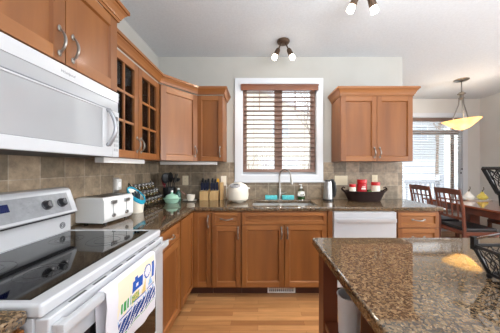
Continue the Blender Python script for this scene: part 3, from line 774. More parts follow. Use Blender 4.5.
# towel over the oven handle
def towel():
    NU, NV = 64, 72
    y0, y1 = .812, 1.198
    H = .27; bm = bmesh.new(); g = {}
    front = 56
    for j in range(NV+1):
        for i in range(NU+1):
            u = i/NU
            if j <= front:                       # front fall, j=front at the hem
                s = j/front; z = .8425-s*H; x = -.5545+.004*math.sin(u*9+.6)*s+.003*math.sin(u*21)*s
                if j == 0: z, x = .861, -.5555
            else:
                s = (j-front)/(NV-front)
                x, z = -.5925-.003*s, .856-s*.22
            g[(i, j)] = (x, y0+u*(y1-y0)+.004*math.sin(j*.2), z)
    V = {}
    def v(i, j):
        if (i, j) not in V: V[(i, j)] = bm.verts.new(g[(i, j)])
        return V[(i, j)]
    order = list(range(NV, front, -1))           # back hem up to the bar
    rows = order+[('t', 0), ('t', 1)]+list(range(0, front+1))
    tops = {('t', 0): (-.585, .8665), ('t', 1): (-.565, .8675)}
    def vert(i, row):
        if isinstance(row, tuple):
            x, z = tops[row]; k = (i, row)
            if k not in V: V[k] = bm.verts.new((x, y0+i/NU*(y1-y0), z))
            return V[k]
        return v(i, row)
    # printed picture: palette 0 white,1 cream yellow,2 royal blue,3 green,4 dark blue,5 ochre,6 pale blue
    def ink(u, s):
        if u < .17 or u > .97: return 0
        a = (u-.17)/.80
        if .56 < s < .76: return 0 if (a*8+s*9) % 1 > .78-.22*(s > .70) else 4       # harbour wall
        if .785 < s < .805: return 3 if (a*24) % 1 < .7 else 0
        if s >= .76: return 0
        # hulls of three boats
        for ca, cs, w_ in ((.20, .50, .17), (.55, .47, .16), (.86, .46, .13)):
            if abs(a-ca) < w_*(1-.8*max(0, s-cs)/.07) and cs < s < cs+.07: return 2 if s < cs+.018 or s > cs+.058 else 0
        # houses: blue, green
        if .34 < a < .60 and .13 < s < .30: return 2 if not (.43 < a < .50 and .19 < s < .25) else 0
        if .40 < a < .48 and .08 < s <= .13: return 2
        if .08 < a < .32 and .30 < s < .44: return 3 if ((a*14) % 1 < .7) else 0
        if .34 < a < .52 and .34 < s < .47: return 3 if (a*20+s*14) % 1 < .45 else 5
        # sails and domes at the right
        d = math.hypot((a-.76)*1.1, s-.15)
        if d < .12: return 0 if d < .098 else 2
        if .90 < a < .97 and .06 < s < .34: return 2
        if abs(a-.70) < (s-.26)*.6 and .26 < s < .46: return 5 if a < .70 else 0
        if abs(a-.86) < (s-.28)*.45 and .28 < s < .45: return 6
        if s < .10 or (a < .34 and s < .30): return 1
        if .5 < s < .56: return 6 if (a*13) % 1 < .4 else 0
        return 1 if (a*5+s*3) % 1 < .45 else 0
    for ra, rb in zip(rows, rows[1:]):
        for i in range(NU):
            f = bm.faces.new((vert(i, ra), vert(i+1, ra), vert(i+1, rb), vert(i, rb)))
            if not isinstance(rb, tuple) and not isinstance(ra, tuple) and rb <= front and ra < rb: f.material_index = ink((i+.5)/NU, (rb-.5)/front)
    bmesh.ops.recalc_face_normals(bm, faces=bm.faces[:])
    bmesh.ops.solidify(bm, geom=bm.faces[:], thickness=.0015)
    mb = MB(); mb.bm.free(); mb.bm = bm
    mats = [mat('towel_white', (232, 230, 236), .9), mat('towel_cream', (240, 230, 204), .9), mat('towel_blue', (30, 84, 176), .9), mat('towel_green', (70, 160, 84), .9), mat('towel_navy', (26, 66, 140), .9), mat('towel_ochre', (226, 196, 120), .9), mat('towel_pale_blue', (150, 186, 224), .9)]
    o = mb.build('kitchen_towel', mats)
    tag(o, 'white kitchen towel with blue, green and yellow print hanging on the oven handle', 'towel')
towel()

# ------------------------------------------------------------------ microwave
r = thing('microwave', 'white over-the-range microwave with curved vertical handle under the tall cabinet', 'microwave', (0, 0, 0))
MY0, MY1, MX = .648, 1.410, -.885
m = MB(); m.box(LX+.014, MX-.022, MY0, MY1, 1.392, 1.788, .003); m.build('body', white_enamel, r)
m = MB(); m.box(LX+.02, MX-.03, MY0+.01, MY1-.01, 1.384, 1.3915); m.build('underside', vent_grey, r)
m = MB(); m.box(MX-.022, MX, MY0, MY1, 1.727, 1.788, .004); m.build('top_band', white_enamel, r)
text_mesh('logo', 'Whirlpool', .019, micro_grey if False else mat('logo_grey', (150, 152, 158), .4), Matrix.Translation((MX+.0003, 1.035, 1.757)) @ Matrix(((0, 0, 1, 0), (1, 0, 0, 0), (0, 1, 0, 0), (0, 0, 0, 1))), r, .25)
m = MB(); m.box(MX-.022, MX-.002, MY0+.002, MY1-.002, 1.668, 1.7265, .003); gr = m.build('vent_panel', micro_grey, r)
m = MB()
m.box(MX-.0022, MX-.001, MY0+.02, MY1-.10, 1.6685, 1.672)
m.build('louvre_line', mark_grey, gr)
m = MB(); m.slab([MY0+.002, MY0+.012, 1.262, 1.345], [1.384, 1.437, 1.656, 1.666], lambda u, v: not (MY0+.012 < u < 1.262 and 1.437 < v < 1.656), MX-.022, MX+.004, 'x', .004); dr = m.build('door', white_enamel, r)
m = MB(); m.box(MX-.01, MX+.001, MY0+.013, 1.261, 1.438, 1.655); m.build('window', micro_glass, dr)
pts = [(MX+.004, 1.30, 1.455)]
for i in range(11):
    a = i/10; pts.append((MX+.014+.036*math.sin(PI*a), 1.30+.004*math.sin(PI*a), 1.452+.206*a))
pts.append((MX+.004, 1.30, 1.656))
m = MB(); m.tube(pts, [.013]+[.011]*11+[.013], 10); m.build('handle', chrome if False else mat('satin_handle', (170, 171, 175), .25, .6), dr)
m = MB(); m.box(MX-.022, MX+.002, 1.348, MY1-.001, 1.384, 1.666, .004); cp = m.build('control_panel', white_enamel, r)
m = MB(); m.box(MX+.002, MX+.0028, 1.362, 1.398, 1.61, 1.635); m.build('display', mark_dark, cp)
for i in range(6):
    for j in range(2):
        m = MB(); m.box(MX+.002, MX+.0026, 1.360+.022*j, 1.376+.022*j, 1.42+.028*i, 1.436+.028*i); m.build('button', micro_grey, cp)

# ------------------------------------------------------------------ counter items, left to right
# toaster
r = thing('toaster', 'white four-slice toaster on the counter right of the stove', 'toaster', (-1.131, 1.668, ZC+.0005), -.13)
m = MB()
for x in (-.08, .07):
    for y in (-.1, .1): m.cyl((x, y, 0), (x, y, .014), .012, 12)
m.build('foot', black_plastic, r)
m = MB(); m.prism([(-.120, .014), (.085, .014), (.104, .04), (.104, .165), (.092, .190), (-.112, .190), (-.120, .178)], -.145, .145, 'y', .008)
bd_ = m.build('body', white_plastic, r)
m = MB(); m.box(-.095, .08, -.125, .125, .1902, .192); m.build('top_plate', steel, r)
for y in (-.085, -.035, .035, .085):
    m = MB(); m.box(-.078, .07, y-.014, y+.014, .1922, .1935); m.build('slot', black_plastic, r)
for y in (-.065, .065):
    m = MB(); m.box(.1042, .105, y-.003, y+.003, .075, .14); m.build('lever_track', micro_grey, r)
    m = MB(); m.box(.1045, .118, y-.024, y+.024, .140, .166, .005); m.build('lever', steel, r)
    m = MB(); m.lathe([(0, 0), (.014, 0), (.012, .012), (0, .012)], (0, 0, 0), 16, M=Matrix.Translation((.1042, y, .06)) @ Matrix.Rotation(PI/2, 4, 'Y')); m.build('dial', steel, r)
# wall outlet with plug-in device
def outlet(label, loc, rz, w_=.072, h=.115, gangs=1, mt=ivory_plate, kind='outlet'):
    t = thing('wall_outlet' if kind == 'outlet' else 'light_switch', label, kind, loc, rz)
    m = MB(); m.box(-w_/2, w_/2, -.006, -.0003, -h/2, h/2, .002); m.build('plate', mt, t)
    for g_ in range(gangs):
        cx = (g_-(gangs-1)/2)*.046
        if kind == 'outlet':
            for q in (-.02, .02):
                m = MB(); m.box(cx-.014, cx+.014, -.0075, -.0061, q-.013, q+.013, .0006); s = m.build('socket', mt, t)
                m = MB(); m.box(cx-.007, cx-.005, -.0079, -.0076, q-.004, q+.006); m.box(cx+.005, cx+.007, -.0079, -.0076, q-.004, q+.006); m.build('slot', mark_dark, s)
        else:
            m = MB(); m.box(cx-.016, cx+.016, -.0075, -.0061, -.033, .033, .0006); s = m.build('switch', mt, t)
            m = MB(); m.box(cx-.013, cx+.013, -.0105, -.0076, -.026, .028, .001); m.build('rocker', mt, s)
    return t
bw = BY-.0122
t = outlet('grey wall outlet behind the toaster with a white plug-in unit', (LX+.0123, 1.985, 1.163), RY, .082, .135, 1, mat('grey_plate', (150, 146, 140), .4))
m = MB(); m.box(-.034, .034, -.036, -.008, -.045, .055, .012); m.build('plug_in_unit', white_plastic, t)
m = MB(); m.box(-.016, .016, -.038, -.0362, -.012, .024, .0006); m.build('unit_window', mat('unit_window', (250, 250, 250), .3, emit=(250, 250, 250), estr=.3), t)
outlet('ivory wall outlet behind the wooden spoon dish, left of the knife blocks', ((185.5-258)*bw/222, bw, 1.155), 0, .075, .12)
outlet('ivory switch plate beside the narrow wall cabinet, above the rice cooker', ((223.7-258)*bw/222, bw, 1.15), 0, .07, .125, kind='switch', mt=cream_plastic)
outlet('wide ivory triple switch plate right of the window, behind the kettle', ((341-258)*bw/222, bw, 1.155), 0, .165, .12, 3, kind='switch')
outlet('ivory wall outlet above the right end of the wicker basket', ((374.6-258)*bw/222, bw, 1.165), 0, .072, .12)

# slant-mouthed tub with teal rim
r = thing('tub', 'cream tub with slanted turquoise rim beside the spice rack', 'tub', (-1.085, 1.98, ZC+.0005), .0)
def slant(a): return .152-.058*math.cos(a)+.006*math.sin(a)
def ringz(bm, rad, f, n=28): return [bm.verts.new((rad*math.cos(2*PI*k/n), rad*math.sin(2*PI*k/n), f(2*PI*k/n))) for k in range(n)]
def loft(specs, closed=True):
    k = bmesh.new(); R = [ringz(k, q, f) for q, f in specs]; n = 28
    pairs = list(zip(R, R[1:]))+([(R[-1], R[0])] if closed else [])
    for A_, B_ in pairs:
        for i in range(n): k.faces.new((A_[i], A_[(i+1) % n], B_[(i+1) % n], B_[i]))
    if not closed: k.faces.new(R[0][::-1]); k.faces.new(R[-1])
    bmesh.ops.recalc_face_normals(k, faces=k.faces[:]); return k
m = MB(); m.merge(loft([(.055, lambda a: 0), (.066, slant), (.061, slant), (.05, lambda a: .006)], False)); m.build('body', cream_plastic, r)
m = MB(); m.merge(loft([(.0665, lambda a: slant(a)-.02), (.073, lambda a: slant(a)-.012), (.075, lambda a: slant(a)+.012), (.066, lambda a: slant(a)+.018), (.060, lambda a: slant(a)+.008), (.0665, lambda a: slant(a)+.001)])); m.build('rim', teal, r)
m = MB()
for i in range(7):
    a = i*2.4; q = .03*math.sqrt(i/7); m.cyl((q*math.cos(a), q*math.sin(a), .03), (1.3*q*math.cos(a), 1.3*q*math.sin(a), .165+.012*(i % 3)), .009, 8)
m.build('contents', mat('dark_brush', (30, 44, 54), .6), r)

# spice rack
r = thing('spice_rack', 'three-tier wire spice rack full of small jars along the left wall', 'rack', (-1.165, 2.36, ZC+.0005), RY)
tiers = [(-.055, .02), (-.005, .09), (.045, .16)]     # y (towards the wall), z
m = MB()
for x in (-.215, .215):
    m.tube([(x, -.10, 0.004), (x, -.085, .03), (x, .085, .25)], .004, 8); m.tube([(x, -.10, .004), (x, .10, .004), (x, .085, .25)], .004, 8)
for y, z in tiers:
    m.cyl((-.215, y-.030, z+.012), (.215, y-.030, z+.012), .003, 6); m.cyl((-.215, y+.024, z-.006), (.215, y+.024, z-.006), .003, 6); m.cyl((-.215, y-.030, z-.006), (.215, y-.030, z-.006), .003, 6)
    for x in (-.215, .215): m.cyl((x, y-.030, z-.006), (x, y+.024, z-.006), .003, 6)
m.build('frame', black_iron, r)
jar0 = None
ordn = ['first', 'second', 'third', 'fourth', 'fifth', 'sixth']; tn = ['bottom', 'middle', 'top']
for ti, (y, z) in enumerate(tiers):
    for k in range(6):
        lx = -.178+.071*k
        lab = '%s spice jar from the left on the %s tier of the spice rack' % (ordn[k], tn[ti])
        wx, wy, wz = -1.165-y, 2.36+lx, ZC+.0005+z-.0025
        if jar0 is None:
            jar0 = thing('spice_jar', lab, 'jar', (wx, wy, wz), 0, 'spice jars in the rack')
            m = MB(); m.lathe([(0, 0), (.020, 0), (.0225, .004), (.0225, .048), (.018, .055), (0, .055)], seg=14); m.build('glass_body', jar_glass, jar0)
            m = MB(); m.lathe([(0, .002), (.0195, .002), (.0205, .006), (.0205, .040), (0, .040)], seg=12); m.build('contents', jar_spice, jar0)
            m = MB(); m.lathe([(0, .0552), (.0205, .0552), (.0205, .072), (.018, .075), (0, .075)], seg=14); m.build('lid', mat('jar_lid', (120, 118, 116), .35, .8), jar0)
        else: copy_thing(jar0, (wx, wy, wz), 0, lab)

# utensil crock
cx, cy = -1.06, 2.655
r = thing('utensil_crock', 'black utensil crock in the back left corner of the counter', 'crock', (cx, cy, ZC+.0005))
m = MB(); m.lathe([(0, 0), (.058, 0), (.064, .01), (.074, .16), (.070, .165), (.066, .16), (.056, .012), (0, .010)], seg=24); m.build('crock_body', black_plastic, r)
def utensil(label, ang, lean, rot, head, mt, L=.30):
    """stands in the crock, leaning to one side"""
    boff = .020
    t = thing('spatula' if head == 'spatula' else ('ladle' if head == 'ladle' else 'spoon'), label, 'utensil', (cx+boff*math.cos(ang), cy+boff*math.sin(ang), ZC+.014))
    ax = Vector((-math.sin(ang), math.cos(ang), 0)); Mx = Matrix.Rotation(lean, 4, ax) @ Matrix.Rotation(rot, 4, 'Z')
    m = MB(); m.tube([(0, 0, 0), (0, 0, L*.75)], [.006, .0055], 8, M=Mx); m.build('handle', mt, t)
    m = MB()
    if head == 'spatula': m.box(-.042, .042, -.003, .003, L*.66, L*1.0, .0025, M=Mx)
    elif head == 'ladle': m.lathe([(0, 0), (.026, .006), (.044, .03), (.047, .048), (.043, .048), (.024, .011), (0, .006)], (0, .03, L*.75-.02), 16, M=Mx)
    else: m.sphere((0, 0, L*.85), .048, sx=.9, sy=.25, sz=1.25, M=Mx)
    m.build('head', mt, t)
utensil('dark red spatula leaning left in the utensil crock', PI*1.02, .215, PI/2, 'spatula', dark_red, .27)
utensil('black wide spatula leaning back left in the utensil crock', PI*.68, .17, .4, 'spatula', black_plastic, .325)
utensil('black ladle leaning back right in the utensil crock', PI*.33, .17, -1.0, 'ladle', black_plastic, .315)
utensil('black spatula leaning right in the utensil crock', 0, .215, PI/2, 'spatula', black_plastic, .32)
utensil('black spoon leaning front left in the utensil crock', PI*1.36, .15, .5, 'spoon', black_plastic, .31)
utensil('black spoon leaning front right in the utensil crock', PI*1.68, .17, -.5, 'spoon', black_plastic, .325)

# mint butter dish, spoon dish
r = thing('butter_dish', 'mint green covered dish with knob, in front of the utensil crock', 'dish', (-.975, 2.512, ZC+.0005))
m = MB(); m.lathe([(0, 0), (.06, 0), (.07, .01), (.082, .045), (.094, .05), (.094, .056), (.078, .056), (.066, .012), (0, .008)], seg=28, sx=1.05, sy=.8); m.build('base', mint, r)
m = MB(); m.lathe([(0, .125), (.012, .124), (.014, .112), (.010, .105), (.03, .10), (.06, .085), (.075, .0565), (.072, .0565), (.055, .08), (.0, .094)], seg=28, sx=1.05, sy=.8); m.build('lid', mint, r)
m = MB(); m.lathe([(0, .1252), (.015, .126), (.015, .138), (0, .142)], seg=14); m.build('knob', ceramic_white, r)
r = thing('bottle', 'small dark green bottle between crock and mint dish', 'bottle', (-.945, 2.635, ZC+.0005))
m = MB(); m.lathe([(0, 0), (.028, 0), (.03, .01), (.03, .09), (.012, .12), (.012, .135), (0, .135)], seg=16); m.build('body', mat('dark_green_glass', (48, 92, 84), .15), r)
m = MB(); m.lathe([(0, .1352), (.014, .1352), (.014, .155), (0, .157)], seg=14); m.build('cap', white_plastic, r)
r = thing('spoon_rest', 'white round plate holding a wooden spoon, left of the knife blocks', 'plate', (-.815, 2.66, ZC+.0005))
m = MB(); m.lathe([(0, 0), (.05, 0), (.085, .010), (.086, .013), (.05, .004), (0, .004)], seg=28); m.build('plate_body', ceramic_white, r)
r = thing('mixing_scoop', 'white cup with brown wooden handle on the round plate', 'scoop', (-.805, 2.66, ZC+.0048))
m = MB(); m.lathe([(0, 0), (.03, 0), (.045, .03), (.05, .07), (.046, .07), (.04, .03), (0, .006)], seg=20); m.build('cup', cream_plastic, r)
m = MB(); m.tube([(-.046, 0, .058), (-.08, -.01, .085), (-.115, -.015, .115)], [.006, .008, .009], 8); m.build('handle', valance_wood, r)

# knife blocks
def knife_block(x, y, label, knives):
    t = thing('knife_block', label, 'knife block', (x, y, ZC+.0005))
    M = Matrix.Identity(4)
    m = MB(); m.prism([(-.055, 0), (.065, 0), (.065, .135), (-.055, .105)], x-x-.052, .052, 'x', .003); m.build('block', block_wood, t)
    for i, (kx, ky, h, mt, what) in enumerate(knives):
        k = thing('kitchen_knife', what, 'knife', (x+kx, y+ky, ZC+.1065+(ky+.055)*.25))
        q = MB(); q.prism([(-.013, .004), (.013, .004), (.015, h*.5), (.013, h), (-.004, h+.006), (-.015, h*.8), (-.012, h*.4)], -.008, .008, 'y', .002); q.build('handle', mt, k)
        q = MB(); q.box(-.009, .009, -.002, .002, -.0005, .0045); q.build('bolster', steel, k)
kb = lambda n: ['%s knife in the %s block' % (a, n) for a in ()]
pos = [(-.034, .035, .135), (0, .035, .115), (.034, .035, .13), (-.034, -.01, .095), (0, -.01, .09), (.034, -.01, .10)]
where = ['back left', 'back middle', 'back right', 'front left', 'front middle', 'front right']
xk1, xk2, yk = -.655, -.535, 2.74
knife_block(xk1, yk, 'pale wooden knife block, left of the pair', [(a, b, c, navy_plastic if i > 2 else black_plastic, '%s handled knife at the %s of the left knife block' % ('navy' if i > 2 else 'black', where[i])) for i, (a, b, c) in enumerate(pos)])
knife_block(xk2, yk, 'pale wooden knife block, right of the pair', [(a, b, c+.01*(i == 1), yellow_pl if i == 2 else (navy_plastic if i > 2 else black_plastic), '%s handled knife at the %s of the right knife block' % ('yellow' if i == 2 else ('navy' if i > 2 else 'black'), where[i])) for i, (a, b, c) in enumerate(pos)])
m = MB(); m.box(-.016, .016, -.05, .05, 0, .215, .003); o = m.build('cutting_board', block_wood); o.location = (xk2+.085, yk+.03, ZC+.0005); tag(o, 'small pale cutting board standing right of the knife blocks', 'board')

# rice cooker
r = thing('rice_cooker', 'rounded cream rice cooker with steam lid, left of the sink', 'rice cooker', (-.238, 2.62, ZC+.0005))
m = MB(); m.lathe([(0, 0), (.07, 0), (.07, .012), (.10, .012), (.12, .03), (.128, .08), (.125, .13), (0, .13)], seg=36, sx=1, sy=1.05)
m.build('body', cream_plastic, r)
m = MB(); m.lathe([(.125, .1305), (.124, .15), (.112, .18), (.086, .205), (.045, .219), (0, .223), (0, .131), (.125, .1305)], seg=36, sx=1, sy=1.05); lid = m.build('lid', cream_plastic, r)
m = MB(); m.sphere((0.02, .03, .215), .022, sx=1.3, sz=.45, seg=20); m.build('steam_vent', white_plastic, r)
RM = Matrix.Translation((-.022, -.099, .192)) @ Matrix.Rotation(.80, 4, 'X')
m = MB(); m.lathe([(0, 0), (.058, 0), (.060, .004), (.054, .008), (0, .008)], (0, 0, 0), 28, M=RM, sx=1.05, sy=.58); m.build('button_panel', micro_grey, r)
m = MB(); m.box(-.018, .034, .004, .018, .0082, .0095, M=RM); m.box(-.03, .012, -.016, -.007, .0082, .0095, M=RM); m.build('display', mark_dark, r)
m = MB()
for s in (-1, 1): m.tube([(s*.121, -.02, .16), (s*.137, 0, .155), (s*.121, .02, .16)], .006, 8)
m.build('handle', white_plastic, r)
m = MB(); m.tube([(-.40, 2.837, 1.10), (-.397, 2.80, 1.05), (-.396, 2.795, ZC+.03), (-.36, 2.78, ZC+.0065), (-.30, 2.76, ZC+.0065)], .004, 8)
tag(m.build('power_cord', white_plastic), 'white cord hanging on the tiles left of the rice cooker', 'cord')

# kettle
r = thing('electric_kettle', 'steel electric kettle with black handle, left of the wicker basket', 'kettle', (.845, 2.68, ZC+.0005))
m = MB(); m.lathe([(0, 0), (.064, 0), (.064, .016), (.058, .020), (0, .020)], seg=28); m.build('base', black_plastic, r)
m = MB(); m.lathe([(0, .0205), (.056, .0205), (.058, .04), (.052, .14), (.044, .232), (0, .232)], seg=28); m.build('body', steel, r)
m = MB(); m.lathe([(.044, .2325), (.036, .245), (.02, .25), (0, .251), (0, .2326), (.044, .2325)], seg=24); m.build('lid', black_plastic, r)
m = MB(); m.prism([(-.036, .20), (-.066, .236), (-.036, .230)], -.012, .012, 'y', .003); m.build('spout', steel, r)
m = MB(); m.tube([(.030, 0, .246), (.055, 0, .243), (.072, 0, .21), (.080, 0, .14), (.076, 0, .07), (.062, 0, .04)], [.014, .019, .022, .022, .019, .014], 12); m.build('handle', black_plastic, r)

# wicker basket with jars
bx, by = 1.275, 2.665
r = thing('wicker_basket', 'dark oval wicker basket with curled handles on the right counter', 'basket', (bx, by, ZC+.0005))
m = MB(); m.lathe([(0, 0), (.185, 0), (.212, .05), (.238, .108), (.244, .115), (.232, .113), (.202, .05), (.175, .010), (0, .010)], seg=44, sx=1, sy=.52); m.build('bowl', wicker, r)
m = MB(); m.tube([(.240*math.cos(a*PI/24), .240*.52*math.sin(a*PI/24), .115) for a in range(48)], .008, 8, closed=True); m.build('rim', wicker, r)
for s in (-1, 1):
    m = MB(); m.tube([(s*.225, -.03, .104), (s*.262, -.02, .135), (s*.27, 0, .15), (s*.262, .02, .135), (s*.225, .03, .104)], .008, 8); m.tube([(s*.27, 0, .15), (s*.25, 0, .165), (s*.23, 0, .155)], .007, 8); m.build('handle', wicker, r)
def jar(label, x, y, rr, h, body, lid, z=.0105, name='jar'):
    t = thing(name, label, 'jar', (x, y, ZC+z+.0005))
    m = MB(); m.lathe([(0, 0), (rr*.95, 0), (rr, .006), (rr, h*.78), (rr*.85, h*.82), (0, h*.82)], seg=20); m.build('jar_body', body, t)
    m = MB(); m.lathe([(0, h*.822), (rr*.98, h*.822), (rr, h*.84), (rr, h*.97), (rr*.94, h), (0, h)], seg=20); m.build('lid', lid, t)
    return t
jar('short white jar with red lid at the left of the wicker basket', bx-.14, by, .038, .19, cream_plastic, red_lid)
t = jar('tall red tin in the middle of the wicker basket', bx-.02, by+.02, .056, .245, red_tin, red_lid)
m = MB(); m.box(-.03, .022, -.0575, -.0535, .13, .145); m.box(-.022, .016, -.0575, -.0535, .155, .163); m.build('print', ceramic_white, t)
jar('white canister with red lid at the right of the wicker basket', bx+.135, by, .05, .215, cream_plastic, red_lid)
for i, (x, y, z, what) in enumerate(((.055, -.02, .10, 'left'), (.082, -.045, .078, 'front'))):
    m = MB(); m.sphere((0, 0, 0), .028, sx=1.15); o = m.build('lime', green_leaf if i == 0 else lime); o.location = (bx+x, by+y, ZC+z)
    tag(o, ('dark green vegetable between tin and canister in the basket' if i == 0 else 'yellow-green lime in front of the canister in the basket'), 'fruit')

# ------------------------------------------------------------------ island
IX, IY = .309, 1.272
r = thing('kitchen_island', 'kitchen island with polished speckled granite top and maple post', 'island', (0, 0, 0))
m = MB(); m.slab([IX, 1.80], [-.45, IY], lambda u, v: True, .878, ZC, 'z', .009); m.build('top', granite, r)
m = MB(); m.box(.328, .400, 1.115, 1.20, .001, .877, .004); m.build('post', post_wood, r)
m = MB(); m.box(.328, .400, -.40, -.32, .001, .877, .004); m.build('post', post_wood, r)
m = MB(); m.box(.335, .488, -.31, 1.112, .515, .545, .003); m.build('shelf', post_wood, r)
m = MB(); m.box(.490, 1.55, -.40, 1.06, .001, .877, .003); m.build('cabinet_body', wood_v, r)
# bin
o = thing('plastic_bin', 'frosted white plastic bin on the open shelf under the island', 'bin', (.423, 1.03, .5455))
m = MB(); m.lathe([(0, 0), (.043, 0), (.047, .005), (.051, .178), (.053, .182), (.051, .186), (.048, .182), (.044, .007), (0, .005)], seg=36); m.build('bin_body', bin_plastic, o)
m = MB(); m.tube([(.052*math.cos(a*PI/18), .052*math.sin(a*PI/18), .184) for a in range(36)], .003, 8, closed=True); m.build('rim', bin_plastic, o)

# two-tier iron basket on the island
def lattice_side(mb, A, B, a, b, n=9):
    """iron frame quad (A-B upper edge, a-b lower edge) filled with crossing, leaf-like strips"""
    A, B, a, b = map(Vector, (A, B, a, b))
    P = lambda s, t: (A.lerp(B, s)).lerp(a.lerp(b, s), t)
    rng = random.Random(3)
    for i in range(n):
        s0 = (i+.5)/n; s1 = min(.98, max(.02, s0+rng.uniform(-.09, .09))); sm = min(.98, max(.02, s0+rng.uniform(-.06, .06)))
        mb.tube([P(s0, .0), P(sm, .5), P(s1, 1)], .0022, 5)
    for i in range(n-1):
        s0 = (i+.6)/n; mb.tube([P(s0, .03), P(min(.98, s0+.09), .35), P(max(.02, s0+.02), .65), P(min(.98, s0+.1), .98)], .0018, 5)
        mb.tube([P(min(.98, s0+.12), .03), P(s0, .35), P(min(.98, s0+.08), .65), P(max(.02, s0-.03), .98)], .0018, 5)
r = thing('fruit_basket', 'black wrought iron two-tier fruit basket at the right edge of the island', 'basket', (0, 0, ZC+.0005))
def tier(name, x0, x1, y0, y1, zt, X0, X1, Y0, Y1, zb, fr=.006):
    T = [(x0, y0, zt), (x1, y0, zt), (x1, y1, zt), (x0, y1, zt)]; Bm = [(X0, Y0, zb), (X1, Y0, zb), (X1, Y1, zb), (X0, Y1, zb)]
    m = MB()
    for q in (T, Bm):
        for i in range(4): m.tube([q[i], q[(i+1) % 4]], fr, 6)
    for i in range(4): m.tube([T[i], Bm[i]], fr, 6)
    k = m.build(name, black_iron, r)
    for i in range(4):
        m = MB(); lattice_side(m, T[i], T[(i+1) % 4], Bm[i], Bm[(i+1) % 4]); m.build('lattice', black_iron, k)
    m = MB(); n = 8
    for i in range(1, n): m.tube([(X0+(X1-X0)*i/n, Y0, zb), (X0+(X1-X0)*i/n, Y1, zb)], .002, 5)
    m.build('base_wires', black_iron, k)
    return k
tier('lower_basket', .789, 1.16, .50, .815, .115, .833, 1.116, .54, .80, .018)
m = MB()
for x in (.833, 1.116):
    for y in (.54, .80):
        m = MB(); m.sphere((x, y, .0095), .0095, seg=10); m.build('foot', black_iron, r)
for x in (.789, 1.16):
    m = MB(); m.box(x-.008, x+.008, .802, .818, .10, .148, .002); m.build('post', black_iron, r)
pts = [(.9745-.1855*math.cos(PI*i/16), .81-.15*math.sin(PI*i/16), .138+.085*math.sin(PI*i/16)) for i in range(17)]
m = MB(); m.tube(pts, .004, 8); m.build('arched_handle', chrome, r)
m = MB(); m.tube([(.9745, .66, .224), (.9745, .66, .262)], .006, 8); m.build('stem', black_iron, r)
tier('upper_basket', .780, 1.169, .53, .77, .397, .812, 1.137, .555, .752, .312)
m = MB()
for x in (.815, 1.134):
    for y in (.56, .748): m.tube([(x, y, .312), (x, y, .274), (.9745, .66, .262)], .0055, 8)
m.build('support', black_iron, r)
for i, (x, y, q) in enumerate(((.885, .74, 'left'), (.96, .70, 'middle'), (1.04, .72, 'right'))):
    m = MB(); m.sphere((0, 0, 0), .034, sz=.95); m.cyl((0, 0, .03), (.003, 0, .042), .002, 6); o = m.build('peach', pink_fruit); o.location = (x, y, ZC+.0005+.021+.0335)
    tag(o, 'pink peach at the %s of the lower tier of the iron basket' % q, 'fruit', 'peaches in the lower basket')

# ------------------------------------------------------------------ ceiling spots and pendant
def spot_fixture(label, x, y, heads):
    t = thing('ceiling_spotlight', label, 'ceiling light', (x, y, CZ-.0005))
    m = MB(); m.lathe([(0, 0), (.072, 0), (.072, -.012), (.06, -.026), (.03, -.032), (0, -.032)], seg=28); m.build('canopy', bronze, t)
    for dx, dy, ax in heads:
        d = Vector((dx, dy, -.20)).normalized()
        b0 = Vector((dx*.28, dy*.28, -.03)); b1 = b0+d*.07; b2 = b1+d*.085; b3 = b2+d*.05
        m = MB(); m.tube([b0, b1], .008, 8); m.build('arm', bronze, t)
        m = MB(); m.tube([b1, b1+d*.02, b2], [.018, .026, .030], 16); h = m.build('lamp_head', bronze, t)
        m = MB(); m.tube([b2+d*.0005, b2+d*.02, b3-d*.006, b3], [.024, .027, .028, .020], 16); m.build('bulb', bulb_glow, h)
        l = bpy.data.lights.new('spot_bulb', 'SPOT'); l.energy = 28; l.color = (1, .93, .82); l.spot_size = 2.4; l.spot_blend = 1; l.shadow_soft_size = .03
        o = bpy.data.objects.new('spot_bulb', l); C.objects.link(o); o.parent = t; o.location = b3+d*.012
        o.rotation_euler = d.to_track_quat('-Z', 'Y').to_euler()
spot_fixture('two-head bronze ceiling spotlight above the kitchen window', .285, 2.50, ((-.09, -.02, 0), (.09, -.02, 0)))
spot_fixture('two-head bronze ceiling spotlight at the top edge, over the island', .815, 1.70, ((-.085, .02, 0), (.085, .03, 0)))

pend_metal = mat('pendant_metal', (128, 124, 120), .35, .9)
r = thing('pendant_lamp', 'pendant lamp with glowing amber glass saucer over the dining table', 'pendant lamp', (3.30, 3.60, CZ-.0005))
m = MB(); m.lathe([(0, 0), (.10, 0), (.10, -.010), (.075, -.024), (.02, -.032), (0, -.032)], seg=28); m.build('canopy', pend_metal, r)
m = MB(); m.tube([(0, 0, -.03), (0, 0, -.21)], .008, 10); m.build('stem', pend_metal, r)
m = MB(); m.lathe([(0, -.20), (.02, -.20), (.055, -.225), (.055, -.235), (.028, -.25), (.028, -.29), (.04, -.30), (.02, -.33), (0, -.33)], seg=20); m.build('hub', pend_metal, r)
m = MB()
for k in range(3):
    a = 2*PI*k/3+.55; ca, sa = math.cos(a), math.sin(a)
    m.tube([(.03*ca, .03*sa, -.29), (.035*ca, .035*sa, -.40), (.085*ca, .085*sa, -.55), (.125*ca, .125*sa, -.71)], .009, 8)
m.build('arm', pend_metal, r)
TM = Matrix.Translation((0, 0, -.66)) @ Matrix.Rotation(-.075, 4, 'Y')
wv = lambda a, q: 1+.03*math.sin(3*a+.6)*(q/.25)
m = MB(); m.lathe([(0, -.150), (.04, -.147), (.09, -.128), (.145, -.085), (.195, -.042), (.245, -.002), (.252, .004), (.242, .006), (.19, -.032), (.14, -.075), (.086, -.118), (.04, -.137), (0, -.140)], seg=48, M=TM, wav=wv); m.build('glass_saucer', alabaster, r)
